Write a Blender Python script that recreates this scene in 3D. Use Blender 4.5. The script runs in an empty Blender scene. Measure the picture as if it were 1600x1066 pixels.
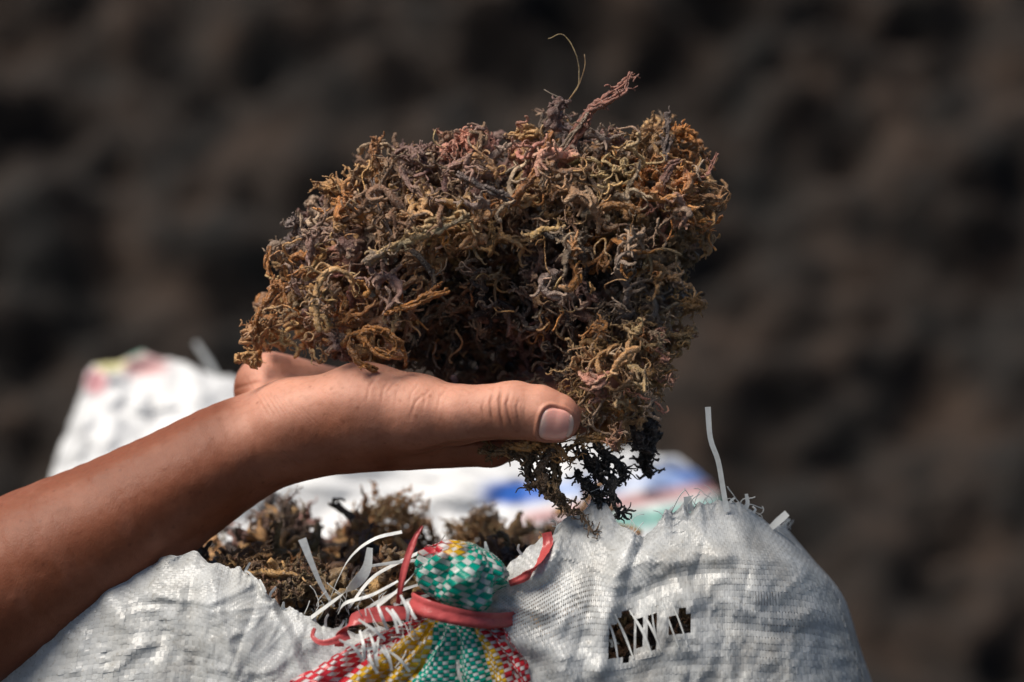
import bpy, math, random
import numpy as np
from mathutils import Vector

# ------------------------------------------------------------------ camera, light, exposure
sc = bpy.context.scene
col = sc.collection
TH = math.radians(12.0)                      # camera looks 12 degrees down
D0 = 1.11                                    # focus distance (the hand)
S = 0.36 * D0 / 1600.0                       # metres per reference unit at the hand
F = np.array([0.0, 0.0, 0.80])               # the point in the middle of the picture, at the hand
R = np.array([1.0, 0, 0]); FW = np.array([0, math.cos(TH), -math.sin(TH)]); UP = np.array([0, math.sin(TH), math.cos(TH)])
CAM = F - D0 * FW
cam_d = bpy.data.cameras.new('camera'); cam = bpy.data.objects.new('camera', cam_d); col.objects.link(cam)
cam.location = CAM; cam.rotation_euler = (math.radians(90) - TH, 0, 0)
cam_d.lens = 100; cam_d.sensor_width = 36; cam_d.clip_start = 0.05; cam_d.clip_end = 600
cam_d.dof.use_dof = True; cam_d.dof.focus_distance = D0 - 0.004; cam_d.dof.aperture_fstop = 4.5
sc.camera = cam

SUN_FROM = Vector((-0.46, -0.13, 0.87)).normalized()
world = bpy.data.worlds.new('World'); sc.world = world; world.use_nodes = True
wn = world.node_tree; bg = wn.nodes['Background']
sky = wn.nodes.new('ShaderNodeTexSky'); sky.sky_type = 'NISHITA'; sky.sun_disc = False
sky.sun_elevation = math.asin(SUN_FROM.z); sky.sun_rotation = math.atan2(SUN_FROM.x, SUN_FROM.y)
wn.links.new(sky.outputs[0], bg.inputs[0]); bg.inputs[1].default_value = 0.05
sun_d = bpy.data.lights.new('sun', 'SUN'); sun_d.energy = 3.8; sun_d.angle = math.radians(36); sun_d.color = (1, 0.92, 0.81)
sun = bpy.data.objects.new('sun', sun_d); col.objects.link(sun); sun.location = (-2, -1, 4)
sun.rotation_euler = SUN_FROM.to_track_quat('Z', 'Y').to_euler()
vs = sc.view_settings; vs.view_transform = 'Standard'; vs.look = 'None'; vs.gamma = 1; vs.use_curve_mapping = False
vs.exposure = 0.45

rng = np.random.default_rng(7)
random.seed(7)

# ------------------------------------------------------------------ coordinates
# q-space: metric units of S metres, x right, y away from the camera, z up in the picture
def Q(px, py, dd):
    k = 1 + dd * S / D0
    return np.array([(px - 800) * k, dd, (533 - py) * k])
def Qa(pts): return np.array([Q(*p) for p in pts])
BAS = np.stack([R, FW, UP])
def W(q): return F + S * (np.asarray(q, float) @ BAS)
def Winv(w): return ((np.asarray(w, float) - F) @ BAS.T) / S

# ------------------------------------------------------------------ noise
def _hash(ix, iy, iz, seed):
    h = (ix * 374761393 + iy * 668265263 + iz * 2147483647 + seed * 1274126177) & 0xFFFFFFFF
    h = ((h ^ (h >> 13)) * 1274126177) & 0xFFFFFFFF
    h = (h ^ (h >> 16)) & 0xFFFF
    return h / 65535.0
def vnoise(p, seed=0):
    p = np.asarray(p, float); i = np.floor(p).astype(np.int64); f = p - i; f = f * f * (3 - 2 * f)
    r = 0
    for dx in (0, 1):
        for dy in (0, 1):
            for dz in (0, 1):
                w = (f[..., 0] if dx else 1 - f[..., 0]) * (f[..., 1] if dy else 1 - f[..., 1]) * (f[..., 2] if dz else 1 - f[..., 2])
                r = r + w * _hash(i[..., 0] + dx, i[..., 1] + dy, i[..., 2] + dz, seed)
    return r * 2 - 1
def fbm(p, oct=4, seed=0):
    r = 0; a = 1.0
    for o in range(oct):
        r = r + a * vnoise(np.asarray(p) * 2 ** o + 13.7 * o, seed + o); a *= 0.5
    return r
def sstep(a, b, x):
    t = np.clip((x - a) / (b - a), 0, 1); return t * t * (3 - 2 * t)

# ------------------------------------------------------------------ mesh helpers
def new_mesh(name, v, f, smooth=True):
    me = bpy.data.meshes.new(name)
    v = np.asarray(v, float)
    if isinstance(f, np.ndarray):
        n, k = f.shape
        me.vertices.add(len(v)); me.vertices.foreach_set('co', v.astype(np.float32).ravel())
        me.loops.add(n * k); me.loops.foreach_set('vertex_index', f.astype(np.int32).ravel())
        me.polygons.add(n); me.polygons.foreach_set('loop_start', np.arange(0, n * k, k, dtype=np.int32))
        me.update(calc_edges=True)
    else:
        me.from_pydata([tuple(x) for x in v], [], f)
    if smooth: me.polygons.foreach_set('use_smooth', np.ones(len(me.polygons), bool))
    me.update()
    return me
def set_col(me, c, name='Col'):
    a = me.attributes.new(name, 'FLOAT_COLOR', 'POINT')
    c = np.asarray(c, np.float32)
    if c.shape[1] == 3: c = np.concatenate([c, np.ones((len(c), 1), np.float32)], 1)
    a.data.foreach_set('color', c.ravel())
def set_f(me, name, x):
    a = me.attributes.new(name, 'FLOAT', 'POINT'); a.data.foreach_set('value', np.asarray(x, np.float32))
def link(name, me, mat=None, parent=None, loc=None, **props):
    o = bpy.data.objects.new(name, me); col.objects.link(o)
    if me is not None and mat is not None and not me.materials: me.materials.append(mat)
    if parent is not None: o.parent = parent
    if loc is not None: o.location = loc
    for k, v in props.items(): o[k] = v
    return o
def qobj(name, vq, f, mat, parent=None, origin=None, c=None, **props):
    """mesh given in q-space; placed relative to its parent's location (parents are unrotated)"""
    w = W(vq)
    o0 = np.array(parent.location) if parent is not None else (np.asarray(origin) if origin is not None else np.array([w[:, 0].mean(), w[:, 1].mean(), w[:, 2].min()]))
    me = new_mesh(name, w - o0, f)
    if c is not None: set_col(me, c)
    o = link(name, me, mat, parent, None if parent is not None else o0, **props)
    return o
def thing(name, loc, label, cat, group=None):
    o = bpy.data.objects.new(name, None); col.objects.link(o); o.location = loc; o.empty_display_size = 0.02
    o['label'] = label; o['category'] = cat
    if group: o['group'] = group
    return o

# ------------------------------------------------------------------ materials
def nodes(name):
    m = bpy.data.materials.new(name); m.use_nodes = True; nt = m.node_tree
    return m, nt, nt.nodes['Principled BSDF'], nt.nodes['Material Output']
def N(nt, t, **kw):
    n = nt.nodes.new(t)
    for k, v in kw.items():
        if k in n.inputs: n.inputs[k].default_value = v
        else: setattr(n, k, v)
    return n
def ramp(nt, fac, stops):
    r = nt.nodes.new('ShaderNodeValToRGB'); nt.links.new(fac, r.inputs[0])
    e = r.color_ramp.elements
    while len(e) < len(stops): e.new(0.5)
    for k, (p, c) in enumerate(stops):
        e[k].position = p; e[k].color = c if len(c) == 4 else (*c, 1)
    return r
def mixc(nt, fac, a, b, blend='MIX'):
    m = nt.nodes.new('ShaderNodeMix'); m.data_type = 'RGBA'; m.blend_type = blend
    for s, v in ((0, fac), (6, a), (7, b)):
        if hasattr(v, 'is_linked'): nt.links.new(v, m.inputs[s])
        else: m.inputs[s].default_value = v if s == 0 or len(v) == 4 else (*v, 1)
    return m.outputs[2]
def bump(nt, bsdf, h, strength, dist, prev=None):
    b = nt.nodes.new('ShaderNodeBump'); b.inputs['Strength'].default_value = strength; b.inputs['Distance'].default_value = dist
    nt.links.new(h, b.inputs['Height'])
    if prev is not None: nt.links.new(prev, b.inputs['Normal'])
    nt.links.new(b.outputs[0], bsdf.inputs['Normal']); return b.outputs[0]

def skin_material():
    m, nt, b, out = nodes('skin')
    tc = N(nt, 'ShaderNodeTexCoord'); L = nt.links
    pa = N(nt, 'ShaderNodeAttribute', attribute_name='palm'); cr = N(nt, 'ShaderNodeAttribute', attribute_name='crease')
    pk = N(nt, 'ShaderNodeAttribute', attribute_name='pink')
    n1 = N(nt, 'ShaderNodeTexNoise', Scale=55.0, Detail=5.0); L.new(tc.outputs['Object'], n1.inputs[0])
    n2 = N(nt, 'ShaderNodeTexNoise', Scale=420.0, Detail=3.0); L.new(tc.outputs['Object'], n2.inputs[0])
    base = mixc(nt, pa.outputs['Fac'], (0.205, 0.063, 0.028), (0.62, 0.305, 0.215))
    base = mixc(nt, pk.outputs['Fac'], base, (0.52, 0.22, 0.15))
    r1 = ramp(nt, n1.outputs[0], [(0.3, (0.93, 0.91, 0.90)), (0.7, (1.05, 1.04, 1.03))])
    base = mixc(nt, 1.0, base, r1.outputs[0], 'MULTIPLY')
    r2 = ramp(nt, n2.outputs[0], [(0.30, (0.88, 0.84, 0.81)), (0.52, (1, 1, 1))])
    base = mixc(nt, 0.8, base, r2.outputs[0], 'MULTIPLY')
    # freckles and follicles
    vo = N(nt, 'ShaderNodeTexVoronoi', Scale=150.0); L.new(tc.outputs['Object'], vo.inputs[0])
    rv = ramp(nt, vo.outputs['Distance'], [(0.05, (0.62, 0.52, 0.46)), (0.16, (1, 1, 1))])
    base = mixc(nt, 0.6, base, rv.outputs[0], 'MULTIPLY')
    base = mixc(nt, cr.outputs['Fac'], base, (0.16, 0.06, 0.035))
    L.new(base, b.inputs['Base Color'])
    b.inputs['Roughness'].default_value = 0.55; b.inputs['Specular IOR Level'].default_value = 0.34
    b.inputs['Subsurface Weight'].default_value = 0.22; b.inputs['Subsurface Radius'].default_value = (1.0, 0.35, 0.18); b.inputs['Subsurface Scale'].default_value = 0.004
    # skin relief: diamond-cell pattern stretched across the limb
    mp = N(nt, 'ShaderNodeMapping'); mp.inputs['Rotation'].default_value = (0, math.radians(-30), 0); mp.inputs['Scale'].default_value = (1.6, 1, 0.75); L.new(tc.outputs['Object'], mp.inputs[0])
    v2 = N(nt, 'ShaderNodeTexVoronoi', Scale=780.0, feature='DISTANCE_TO_EDGE'); L.new(mp.outputs[0], v2.inputs[0])
    rr = ramp(nt, v2.outputs['Distance'], [(0.0, (0, 0, 0)), (0.22, (1, 1, 1))])
    p = bump(nt, b, rr.outputs[0], 0.16, 0.0003)
    n3 = N(nt, 'ShaderNodeTexNoise', Scale=160.0, Detail=4.0); L.new(mp.outputs[0], n3.inputs[0])
    bump(nt, b, n3.outputs[0], 0.18, 0.0009, p)
    return m
def nail_material():
    m, nt, b, out = nodes('nail')
    at = N(nt, 'ShaderNodeAttribute', attribute_name='Col'); nt.links.new(at.outputs['Color'], b.inputs['Base Color'])
    b.inputs['Roughness'].default_value = 0.27; b.inputs['Subsurface Weight'].default_value = 0.2; b.inputs['Subsurface Scale'].default_value = 0.002
    tc = N(nt, 'ShaderNodeTexCoord'); mp = N(nt, 'ShaderNodeMapping'); mp.inputs['Scale'].default_value = (0.12, 1, 1); nt.links.new(tc.outputs['Object'], mp.inputs[0])
    n = N(nt, 'ShaderNodeTexNoise', Scale=1800.0, Detail=2.0); nt.links.new(mp.outputs[0], n.inputs[0])
    bump(nt, b, n.outputs[0], 0.12, 0.0003)
    return m
def seaweed_material(name, use_object_colour):
    m, nt, b, out = nodes(name); L = nt.links
    tc = N(nt, 'ShaderNodeTexCoord')
    oi = N(nt, 'ShaderNodeObjectInfo')
    if use_object_colour: c = oi.outputs['Color']
    else: c = N(nt, 'ShaderNodeAttribute', attribute_name='Col').outputs['Color']
    add = N(nt, 'ShaderNodeVectorMath', operation='ADD'); L.new(tc.outputs['Object'], add.inputs[0])
    sc_ = N(nt, 'ShaderNodeVectorMath', operation='SCALE'); sc_.inputs[3].default_value = 7.0
    cb = N(nt, 'ShaderNodeCombineXYZ')
    for k in range(3): L.new(oi.outputs['Random'], cb.inputs[k])
    L.new(cb.outputs[0], sc_.inputs[0]); L.new(sc_.outputs[0], add.inputs[1])
    P = add.outputs[0]
    n1 = N(nt, 'ShaderNodeTexNoise', Scale=170.0, Detail=4.0, Roughness=0.65); L.new(P, n1.inputs[0])
    r1 = ramp(nt, n1.outputs[0], [(0.28, (0.45, 0.38, 0.36)), (0.50, (1.16, 1.15, 1.13)), (0.72, (1.55, 1.50, 1.42))])
    base = mixc(nt, 1.0, c, r1.outputs[0], 'MULTIPLY')
    n4 = N(nt, 'ShaderNodeTexNoise', Scale=75.0, Detail=2.0); L.new(P, n4.inputs[0])
    r4 = ramp(nt, n4.outputs[0], [(0.48, (0, 0, 0)), (0.74, (0.28, 0.28, 0.28))])
    base = mixc(nt, r4.outputs[0], base, (0.13, 0.082, 0.078))           # purple-grey patches
    tp = N(nt, 'ShaderNodeAttribute', attribute_name='tip'); tm = N(nt, 'ShaderNodeMath', operation='MULTIPLY'); L.new(tp.outputs['Fac'], tm.inputs[0]); tm.inputs[1].default_value = 0.42
    base = mixc(nt, tm.outputs[0], base, (0.74, 0.51, 0.31))             # bleached tips
    n2 = N(nt, 'ShaderNodeTexNoise', Scale=950.0, Detail=4.0, Roughness=0.75); L.new(P, n2.inputs[0])
    r2 = ramp(nt, n2.outputs[0], [(0.54, (0, 0, 0)), (0.64, (1.0, 1.0, 1.0))])
    mk = N(nt, 'ShaderNodeMath', operation='MULTIPLY'); L.new(r2.outputs[0], mk.inputs[0]); L.new(n4.outputs[0], mk.inputs[1])
    base = mixc(nt, mk.outputs[0], base, (0.52, 0.45, 0.39))              # dried salt
    L.new(base, b.inputs['Base Color'])
    b.inputs['Roughness'].default_value = 0.38; b.inputs['Specular IOR Level'].default_value = 0.55
    n3 = N(nt, 'ShaderNodeTexNoise', Scale=900.0, Detail=4.0, Roughness=0.7); L.new(P, n3.inputs[0])
    p = bump(nt, b, n1.outputs[0], 1.0, 0.004)
    bump(nt, b, n3.outputs[0], 1.0, 0.0016, p)
    return m
def plastic_material(name, colour=None, trans=0.3, rough=0.4, streak=None, grime=0.5):
    m, nt, b, out = nodes(name); L = nt.links
    tc = N(nt, 'ShaderNodeTexCoord')
    if colour is None:
        c = N(nt, 'ShaderNodeAttribute', attribute_name='Col').outputs['Color']
    else:
        rgb = N(nt, 'ShaderNodeRGB'); rgb.outputs[0].default_value = (*colour, 1); c = rgb.outputs[0]
    n1 = N(nt, 'ShaderNodeTexNoise', Scale=38.0, Detail=6.0, Roughness=0.65); L.new(tc.outputs['Object'], n1.inputs[0])
    r1 = ramp(nt, n1.outputs[0], [(0.30, (0.50, 0.43, 0.35)), (0.44, (0.86, 0.84, 0.80)), (0.58, (1, 1, 1))])
    base = mixc(nt, grime, c, r1.outputs[0], 'MULTIPLY')
    n2 = N(nt, 'ShaderNodeTexNoise', Scale=700.0, Detail=3.0); L.new(tc.outputs['Object'], n2.inputs[0])
    r2 = ramp(nt, n2.outputs[0], [(0.30, (0.62, 0.58, 0.52)), (0.42, (1, 1, 1))])
    base = mixc(nt, grime, base, r2.outputs[0], 'MULTIPLY')
    L.new(base, b.inputs['Base Color']); b.inputs['Roughness'].default_value = rough; b.inputs['Specular IOR Level'].default_value = 0.5
    n3 = N(nt, 'ShaderNodeTexNoise', Scale=420.0, Detail=3.0)
    if streak:
        mp = N(nt, 'ShaderNodeMapping'); mp.inputs['Scale'].default_value = streak; L.new(tc.outputs['Object'], mp.inputs[0]); L.new(mp.outputs[0], n3.inputs[0])
    else: L.new(tc.outputs['Object'], n3.inputs[0])
    bump(nt, b, n3.outputs[0], 0.35, 0.0008)
    t = N(nt, 'ShaderNodeBsdfTranslucent'); L.new(base, t.inputs[0])
    mx = N(nt, 'ShaderNodeMixShader'); mx.inputs[0].default_value = trans
    L.new(b.outputs[0], mx.inputs[1]); L.new(t.outputs[0], mx.inputs[2]); L.new(mx.outputs[0], out.inputs[0])
    return m
def earth_material(name, a, bcol, scale):
    m, nt, b, out = nodes(name); L = nt.links
    tc = N(nt, 'ShaderNodeTexCoord')
    n1 = N(nt, 'ShaderNodeTexNoise', Scale=scale, Detail=8.0, Roughness=0.6); L.new(tc.outputs['Object'], n1.inputs[0])
    r = ramp(nt, n1.outputs[0], [(0.38, a), (0.52, tuple(0.35 * c + 0.2 * d for c, d in zip(bcol, a))), (0.70, bcol)])
    L.new(r.outputs[0], b.inputs['Base Color']); b.inputs['Roughness'].default_value = 0.85
    n2 = N(nt, 'ShaderNodeTexNoise', Scale=scale * 9, Detail=5.0); L.new(tc.outputs['Object'], n2.inputs[0])
    bump(nt, b, n2.outputs[0], 0.8, 0.02)
    return m
M_skin = skin_material(); M_nail = nail_material()
M_weed = seaweed_material('seaweed', True); M_fill = seaweed_material('seaweed_tangle', False)
M_tape = plastic_material('woven_plastic', None, 0.40, 0.27)
M_white = plastic_material('white_plastic_fibre', (0.78, 0.80, 0.80), 0.35, 0.3, grime=0.3)
M_red = plastic_material('red_plastic_strip', (0.64, 0.115, 0.115), 0.3, 0.3, grime=0.4)
M_rear = plastic_material('printed_sack_cloth', None, 0.25, 0.5, grime=0.15)
M_ground = earth_material('earth', (0.008, 0.006, 0.005), (0.03, 0.022, 0.016), 6.0)
M_heap = earth_material('heaped_seaweed', (0.0035, 0.0022, 0.0014), (0.050, 0.0280, 0.0168), 14.0)

# ------------------------------------------------------------------ ground and the heap behind
g = new_mesh('ground', [(-200, -200, 0), (200, -200, 0), (200, 200, 0), (-200, 200, 0)], [(0, 1, 2, 3)])
link('ground', g, M_ground, kind='structure')
nx, ny = 420, 330
xs = np.linspace(-1.9, 1.9, nx); ys = np.linspace(0.95, 3.9, ny)
X, Y = np.meshgrid(xs, ys, indexing='ij')
edge = sstep(0.95, 2.6, Y) * (1 - sstep(2.9, 3.9, Y)) * sstep(-1.9, -1.0, X) * (1 - sstep(1.0, 1.9, X))
Z = 1.35 * edge
P3 = np.stack([X, Y * 1.9, Z * 1.9], -1)
lump = 0.022 * fbm(P3 * 2.6, 2, 5) + 0.014 * fbm(P3 * 7, 2, 9) + 0.030 * fbm(P3 * 15, 3, 31)
Z = Z - 0.06 + lump * np.minimum(1, edge * 4 + 0.15) + 0.02
V = np.stack([X, Y - 0.9 * lump, Z], -1).reshape(-1, 3)
ii = np.arange(nx * ny).reshape(nx, ny)
Fq = np.stack([ii[:-1, :-1], ii[1:, :-1], ii[1:, 1:], ii[:-1, 1:]], -1).reshape(-1, 4)
link('seaweed_heap', new_mesh('seaweed_heap', V, Fq), M_heap, kind='stuff', label='dark brown heap of dried seaweed rising behind the sacks', category='seaweed heap')

# ------------------------------------------------------------------ the arm and hand: one surface
PR = []   # (a, b, ra, rb, depth stretch, smoothing)
def cone(a, b, ra, rb, st=1.0, k=22): PR.append((Q(*a), Q(*b), ra, rb, st, k))
# forearm, supinated, coming from the lower left
ARM = np.array([(-620, 1240, 112, 140), (-480, 1168, 110, 158), (-330, 1090, 106, 160), (-150, 998, 100, 149), (66, 884, 92, 129), (165, 830, 90, 114), (255, 776, 90, 100), (345, 721, 92, 88), (400, 694, 96, 82), (455, 672, 100, 78)], float)
def arm_chain():
    q = np.array([[*Q(*a[:3]), a[3]] for a in ARM]); E = np.concatenate([[2 * q[0] - q[1]], q, [2 * q[-1] - q[-2]]]); o = []
    for i in range(1, len(E) - 2):
        for t in (0.0, 0.34, 0.67): o.append(0.5 * (2 * E[i] + (E[i + 1] - E[i - 1]) * t + (2 * E[i - 1] - 5 * E[i] + 4 * E[i + 1] - E[i + 2]) * t ** 2 + (-E[i - 1] + 3 * E[i] - 3 * E[i + 1] + E[i + 2]) * t ** 3))
    return np.array(o + [q[-1]])
_c = arm_chain()
for _i in range(len(_c) - 1):
    _x = 800 + _c[_i, 0]; PR.append((_c[_i, :3], _c[_i + 1, :3], _c[_i, 3], _c[_i + 1, 3], float(np.interp(_x, [0, 100, 345, 455], [1.12, 1.15, 1.27, 1.4])), 1.0))
# metacarpals
cone((455, 682, 60), (765, 688, 62), 64, 41, 1, 34)
cone((455, 664, 120), (775, 662, 135), 66, 41, 1, 30)
cone((450, 650, 180), (750, 642, 205), 62, 40, 1, 30)
cone((440, 640, 225), (700, 625, 268), 56, 37, 1, 30)
# heel of the palm on the far side, ball of the thumb on the near side
cone((424, 609, 215), (520, 622, 245), 62, 50, 1, 24)
cone((470, 660, 45), (570, 641, 20), 66, 70, 1, 40)
cone((570, 641, 20), (655, 646, -8), 70, 58, 1, 26)
# thumb
cone((655, 646, -8), (712, 648, -28), 56, 45, 1, 22)
cone((712, 648, -28), (803, 641, -44), 45, 43.5, 1, 14)
cone((803, 641, -44), (842, 646, -48), 43.5, 43, 1, 10)
cone((842, 646, -48), (868, 652, -48), 43, 39.5, 1, 8)
# fingers, gently curled under the clump
def finger(p, r):
    for i in range(3): cone(p[i], p[i + 1], r[i], r[i + 1], 1, 14 if i == 0 else 8)
finger([(768, 686, 62), (895, 646, 92), (950, 606, 112), (975, 566, 124)], [41, 34, 29, 25])
finger([(778, 660, 135), (915, 612, 142), (975, 568, 156), (1000, 525, 164)], [40, 34, 30, 26])
finger([(752, 642, 205), (885, 592, 212), (945, 548, 222), (975, 508, 228)], [38, 33, 29, 25])
finger([(702, 625, 268), (805, 582, 276), (870, 548, 280), (915, 510, 282)], [35, 29, 26, 22])

def sdf(p):
    p = np.asarray(p, np.float32); shp = p.shape[:-1]; p = p.reshape(-1, 3); D = np.full(len(p), 1e3, np.float32); X0 = p[:, 0]
    for a, b, ra, rb, st, k in PR:
        rm = max(ra, rb) + 50
        m = np.nonzero((X0 > min(a[0], b[0]) - rm) & (X0 < max(a[0], b[0]) + rm))[0]
        if not len(m): continue
        q = p[m] - a.astype(np.float32); ab = (b - a).astype(np.float32)
        t0 = np.clip((q @ ab) / float(ab @ ab), 0, 1); q = q - t0[:, None] * ab
        e = np.sqrt(q[:, 0] ** 2 + (q[:, 1] / st) ** 2 + q[:, 2] ** 2) - (ra + (rb - ra) * t0)
        d = D[m]; h_ = np.clip(0.5 + 0.5 * (d - e) / k, 0, 1); D[m] = d + (e - d) * h_ - k * h_ * (1 - h_)
    return D.reshape(shp)
def sdf_grad(p, e=1.0):
    tet = np.array([(1, -1, -1), (-1, -1, 1), (-1, 1, -1), (1, 1, 1)], float)
    return sum(t * sdf(p + t * e)[:, None] for t in tet) / (4 * e)
def surface_nets(f, o, h):
    s = f < 0; nx, ny, nz = f.shape
    cnt = np.zeros((nx - 1, ny - 1, nz - 1), np.int8)
    cs = [(a, b, c) for a in (0, 1) for b in (0, 1) for c in (0, 1)]
    for a, b, c in cs: cnt += s[a:nx - 1 + a, b:ny - 1 + b, c:nz - 1 + c]
    I, J, K = np.nonzero((cnt > 0) & (cnt < 8))
    idx = np.full(cnt.shape, -1, np.int64); idx[I, J, K] = np.arange(len(I))
    pos = np.zeros((len(I), 3)); n = np.zeros(len(I))
    for c0 in cs:
        for ax in range(3):
            if c0[ax]: continue
            c1 = list(c0); c1[ax] = 1
            f0 = f[I + c0[0], J + c0[1], K + c0[2]]; f1 = f[I + c1[0], J + c1[1], K + c1[2]]
            m = (f0 < 0) != (f1 < 0); t = np.where(m, f0 / np.where(m, f0 - f1, 1), 0)
            p = np.array(c0, float)[None].repeat(len(I), 0); p[:, ax] += t
            pos += p * m[:, None]; n += m
    V = (np.stack([I, J, K], 1) + pos / n[:, None]) * h + o
    faces = []
    for ax in range(3):
        b, c = (ax + 1) % 3, (ax + 2) % 3
        sl0 = [slice(None)] * 3; sl1 = [slice(None)] * 3
        sl0[ax] = slice(0, -1); sl1[ax] = slice(1, None)
        for q in (b, c): sl0[q] = slice(1, -1); sl1[q] = slice(1, -1)
        s0 = s[tuple(sl0)]; s1 = s[tuple(sl1)]
        g0 = np.stack(np.nonzero(s0 != s1), 1); inside = s0[s0 != s1]
        g0[:, b] += 1; g0[:, c] += 1
        quad = []
        for db, dc in ((-1, -1), (0, -1), (0, 0), (-1, 0)):
            gg = g0.copy(); gg[:, b] += db; gg[:, c] += dc
            quad.append(idx[gg[:, 0], gg[:, 1], gg[:, 2]])
        quad = np.stack(quad, 1)
        quad[~inside] = quad[~inside][:, ::-1]
        faces.append(quad)
    return V, np.concatenate(faces)

h = 6.0
gx = np.arange(-1560, 330, h); gy = np.arange(-140, 350, h); gz = np.arange(-900, 60, h)
fld = np.empty((len(gx), len(gy), len(gz)), np.float32)
gx, gy, gz = (a[:len(a) // 4 * 4] for a in (gx, gy, gz))
cg = np.stack(np.meshgrid(*(a.reshape(-1, 4).mean(1) for a in (gx, gy, gz)), indexing='ij'), -1)
cf = sdf(cg); fld = cf.repeat(4, 0).repeat(4, 1).repeat(4, 2)
blk = np.argwhere(np.abs(cf) < 4 * h * 1.9)
o4 = np.stack(np.meshgrid(*[np.arange(4)] * 3, indexing='ij'), -1).reshape(-1, 3)
for c in range(0, len(blk), 4000):
    id3 = (blk[c:c + 4000, None] * 4 + o4[None]).reshape(-1, 3)
    fld[id3[:, 0], id3[:, 1], id3[:, 2]] = sdf(np.stack([gx[id3[:, 0]], gy[id3[:, 1]], gz[id3[:, 2]]], -1))
Vh, Fh = surface_nets(fld, np.array([gx[0], gy[0], gz[0]]), h)
tmp = link('tmp', new_mesh('tmp', Vh, Fh)); md = tmp.modifiers.new('s', 'SUBSURF'); md.levels = 2; md.render_levels = 2
bpy.context.view_layer.update()
me = bpy.data.meshes.new_from_object(tmp.evaluated_get(bpy.context.evaluated_depsgraph_get()))
bpy.data.objects.remove(tmp)
n = len(me.vertices); p = np.empty(n * 3, np.float32); me.vertices.foreach_get('co', p); p = p.reshape(-1, 3).astype(float)
for _ in range(1):
    gr = sdf_grad(p); p = p - (sdf(p) / np.maximum((gr * gr).sum(-1), 0.2))[:, None] * gr
gr = sdf_grad(p); nr = gr / np.linalg.norm(gr, axis=1, keepdims=True)
kk = 1 + p[:, 1] * S / D0; PX = 800 + p[:, 0] / kk; PY = 533 - p[:, 2] / kk    # reference picture coordinates of each point of skin
disp = np.zeros(n); crease = np.zeros(n)
front = sstep(0.1, 0.5, -nr[:, 1])
def groove(pts, width, depth, dark=0.0, ends=14.0):
    global disp, crease
    pts = np.array(pts, float); best = np.full(n, 1e9)
    a = np.zeros(n)
    for q0, q1 in zip(pts[:-1], pts[1:]):
        ab = q1 - q0; t = np.clip(((PX - q0[0]) * ab[0] + (PY - q0[1]) * ab[1]) / (ab @ ab), 0, 1)
        best = np.minimum(best, np.hypot(PX - q0[0] - t * ab[0], PY - q0[1] - t * ab[1]))
    fade = np.clip(np.minimum(np.hypot(PX - pts[0, 0], PY - pts[0, 1]), np.hypot(PX - pts[-1, 0], PY - pts[-1, 1])) / ends, 0.15, 1)
    w = np.exp(-(best / width) ** 2) * front * fade
    sh = np.exp(-((best - 2.2 * width) / (1.3 * width)) ** 2) * front * fade * 0.28
    disp += 0.7 * (-depth * w + depth * sh); crease = np.maximum(crease, dark * w)
# folds over the thumb joint
groove([(771, 612), (766, 630), (768, 650), (774, 664)], 2.0, 1.9, 0.40)
groove([(784, 606), (780, 625), (782, 650), (788, 672)], 2.3, 2.6, 0.55)
groove([(797, 612), (791, 632), (796, 655), (803, 672)], 2.0, 2.1, 0.45)
groove([(812, 622), (807, 636), (810, 655), (816, 666)], 1.8, 1.3, 0.28)
groove([(757, 622), (753, 638), (757, 655)], 1.8, 1.0, 0.2)
groove([(822, 628), (819, 645), (823, 660)], 1.6, 0.8, 0.15)
# web between thumb and index
groove([(640, 712), (668, 703), (700, 695), (760, 688), (830, 690)], 3.0, 4.0, 0.55, 24)
groove([(615, 722), (650, 710), (690, 701)], 2.5, 1.6, 0.2)
# fan of wrinkles at the base of the thumb
for a in range(6):
    x0 = 575 + 22 * a
    groove([(x0 + 16, 585 + 4 * a), (x0 + 2, 606 + 3 * a), (x0 - 2, 632 + 3 * a)], 2.2, 0.9 - 0.05 * a, 0.0)
groove([(628, 592), (612, 604), (602, 618)], 2.2, 1.3, 0)
groove([(668, 612), (650, 628), (640, 655)], 2.2, 1.0, 0)
# wrist
for a in range(9):
    x0 = 385 + 10 * a
    groove([(x0, 590 + 5 * a), (x0 + 14, 614 + 4 * a), (x0 + 34, 650 + 2 * a)], 1.7, 0.75, 0.04)
groove([(352, 616), (372, 606), (400, 598), (440, 594)], 2.4, 1.5, 0.10)
groove([(455, 708), (466, 718), (478, 728)], 2.0, 1.1, 0.12)
groove([(436, 700), (452, 716), (468, 732)], 2.0, 0.8, 0.1)
# soft modelling: tendons, veins, unevenness
disp += 1.3 * fbm(p / 90.0, 2, 3) + 0.35 * fbm(p / 16.0, 2, 8)
for (q0, q1, w_, am) in (((150, 742), (350, 640), 14, 2.5), ((60, 860), (400, 700), 26, 2.0), ((480, 610), (700, 640), 20, 1.5)):
    q0 = np.array(q0, float); q1 = np.array(q1, float); ab = q1 - q0
    t = np.clip(((PX - q0[0]) * ab[0] + (PY - q0[1]) * ab[1]) / (ab @ ab), 0, 1)
    dd_ = np.hypot(PX - q0[0] - t * ab[0], PY - q0[1] - t * ab[1]); disp += am * np.exp(-(dd_ / w_) ** 2) * front
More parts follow.
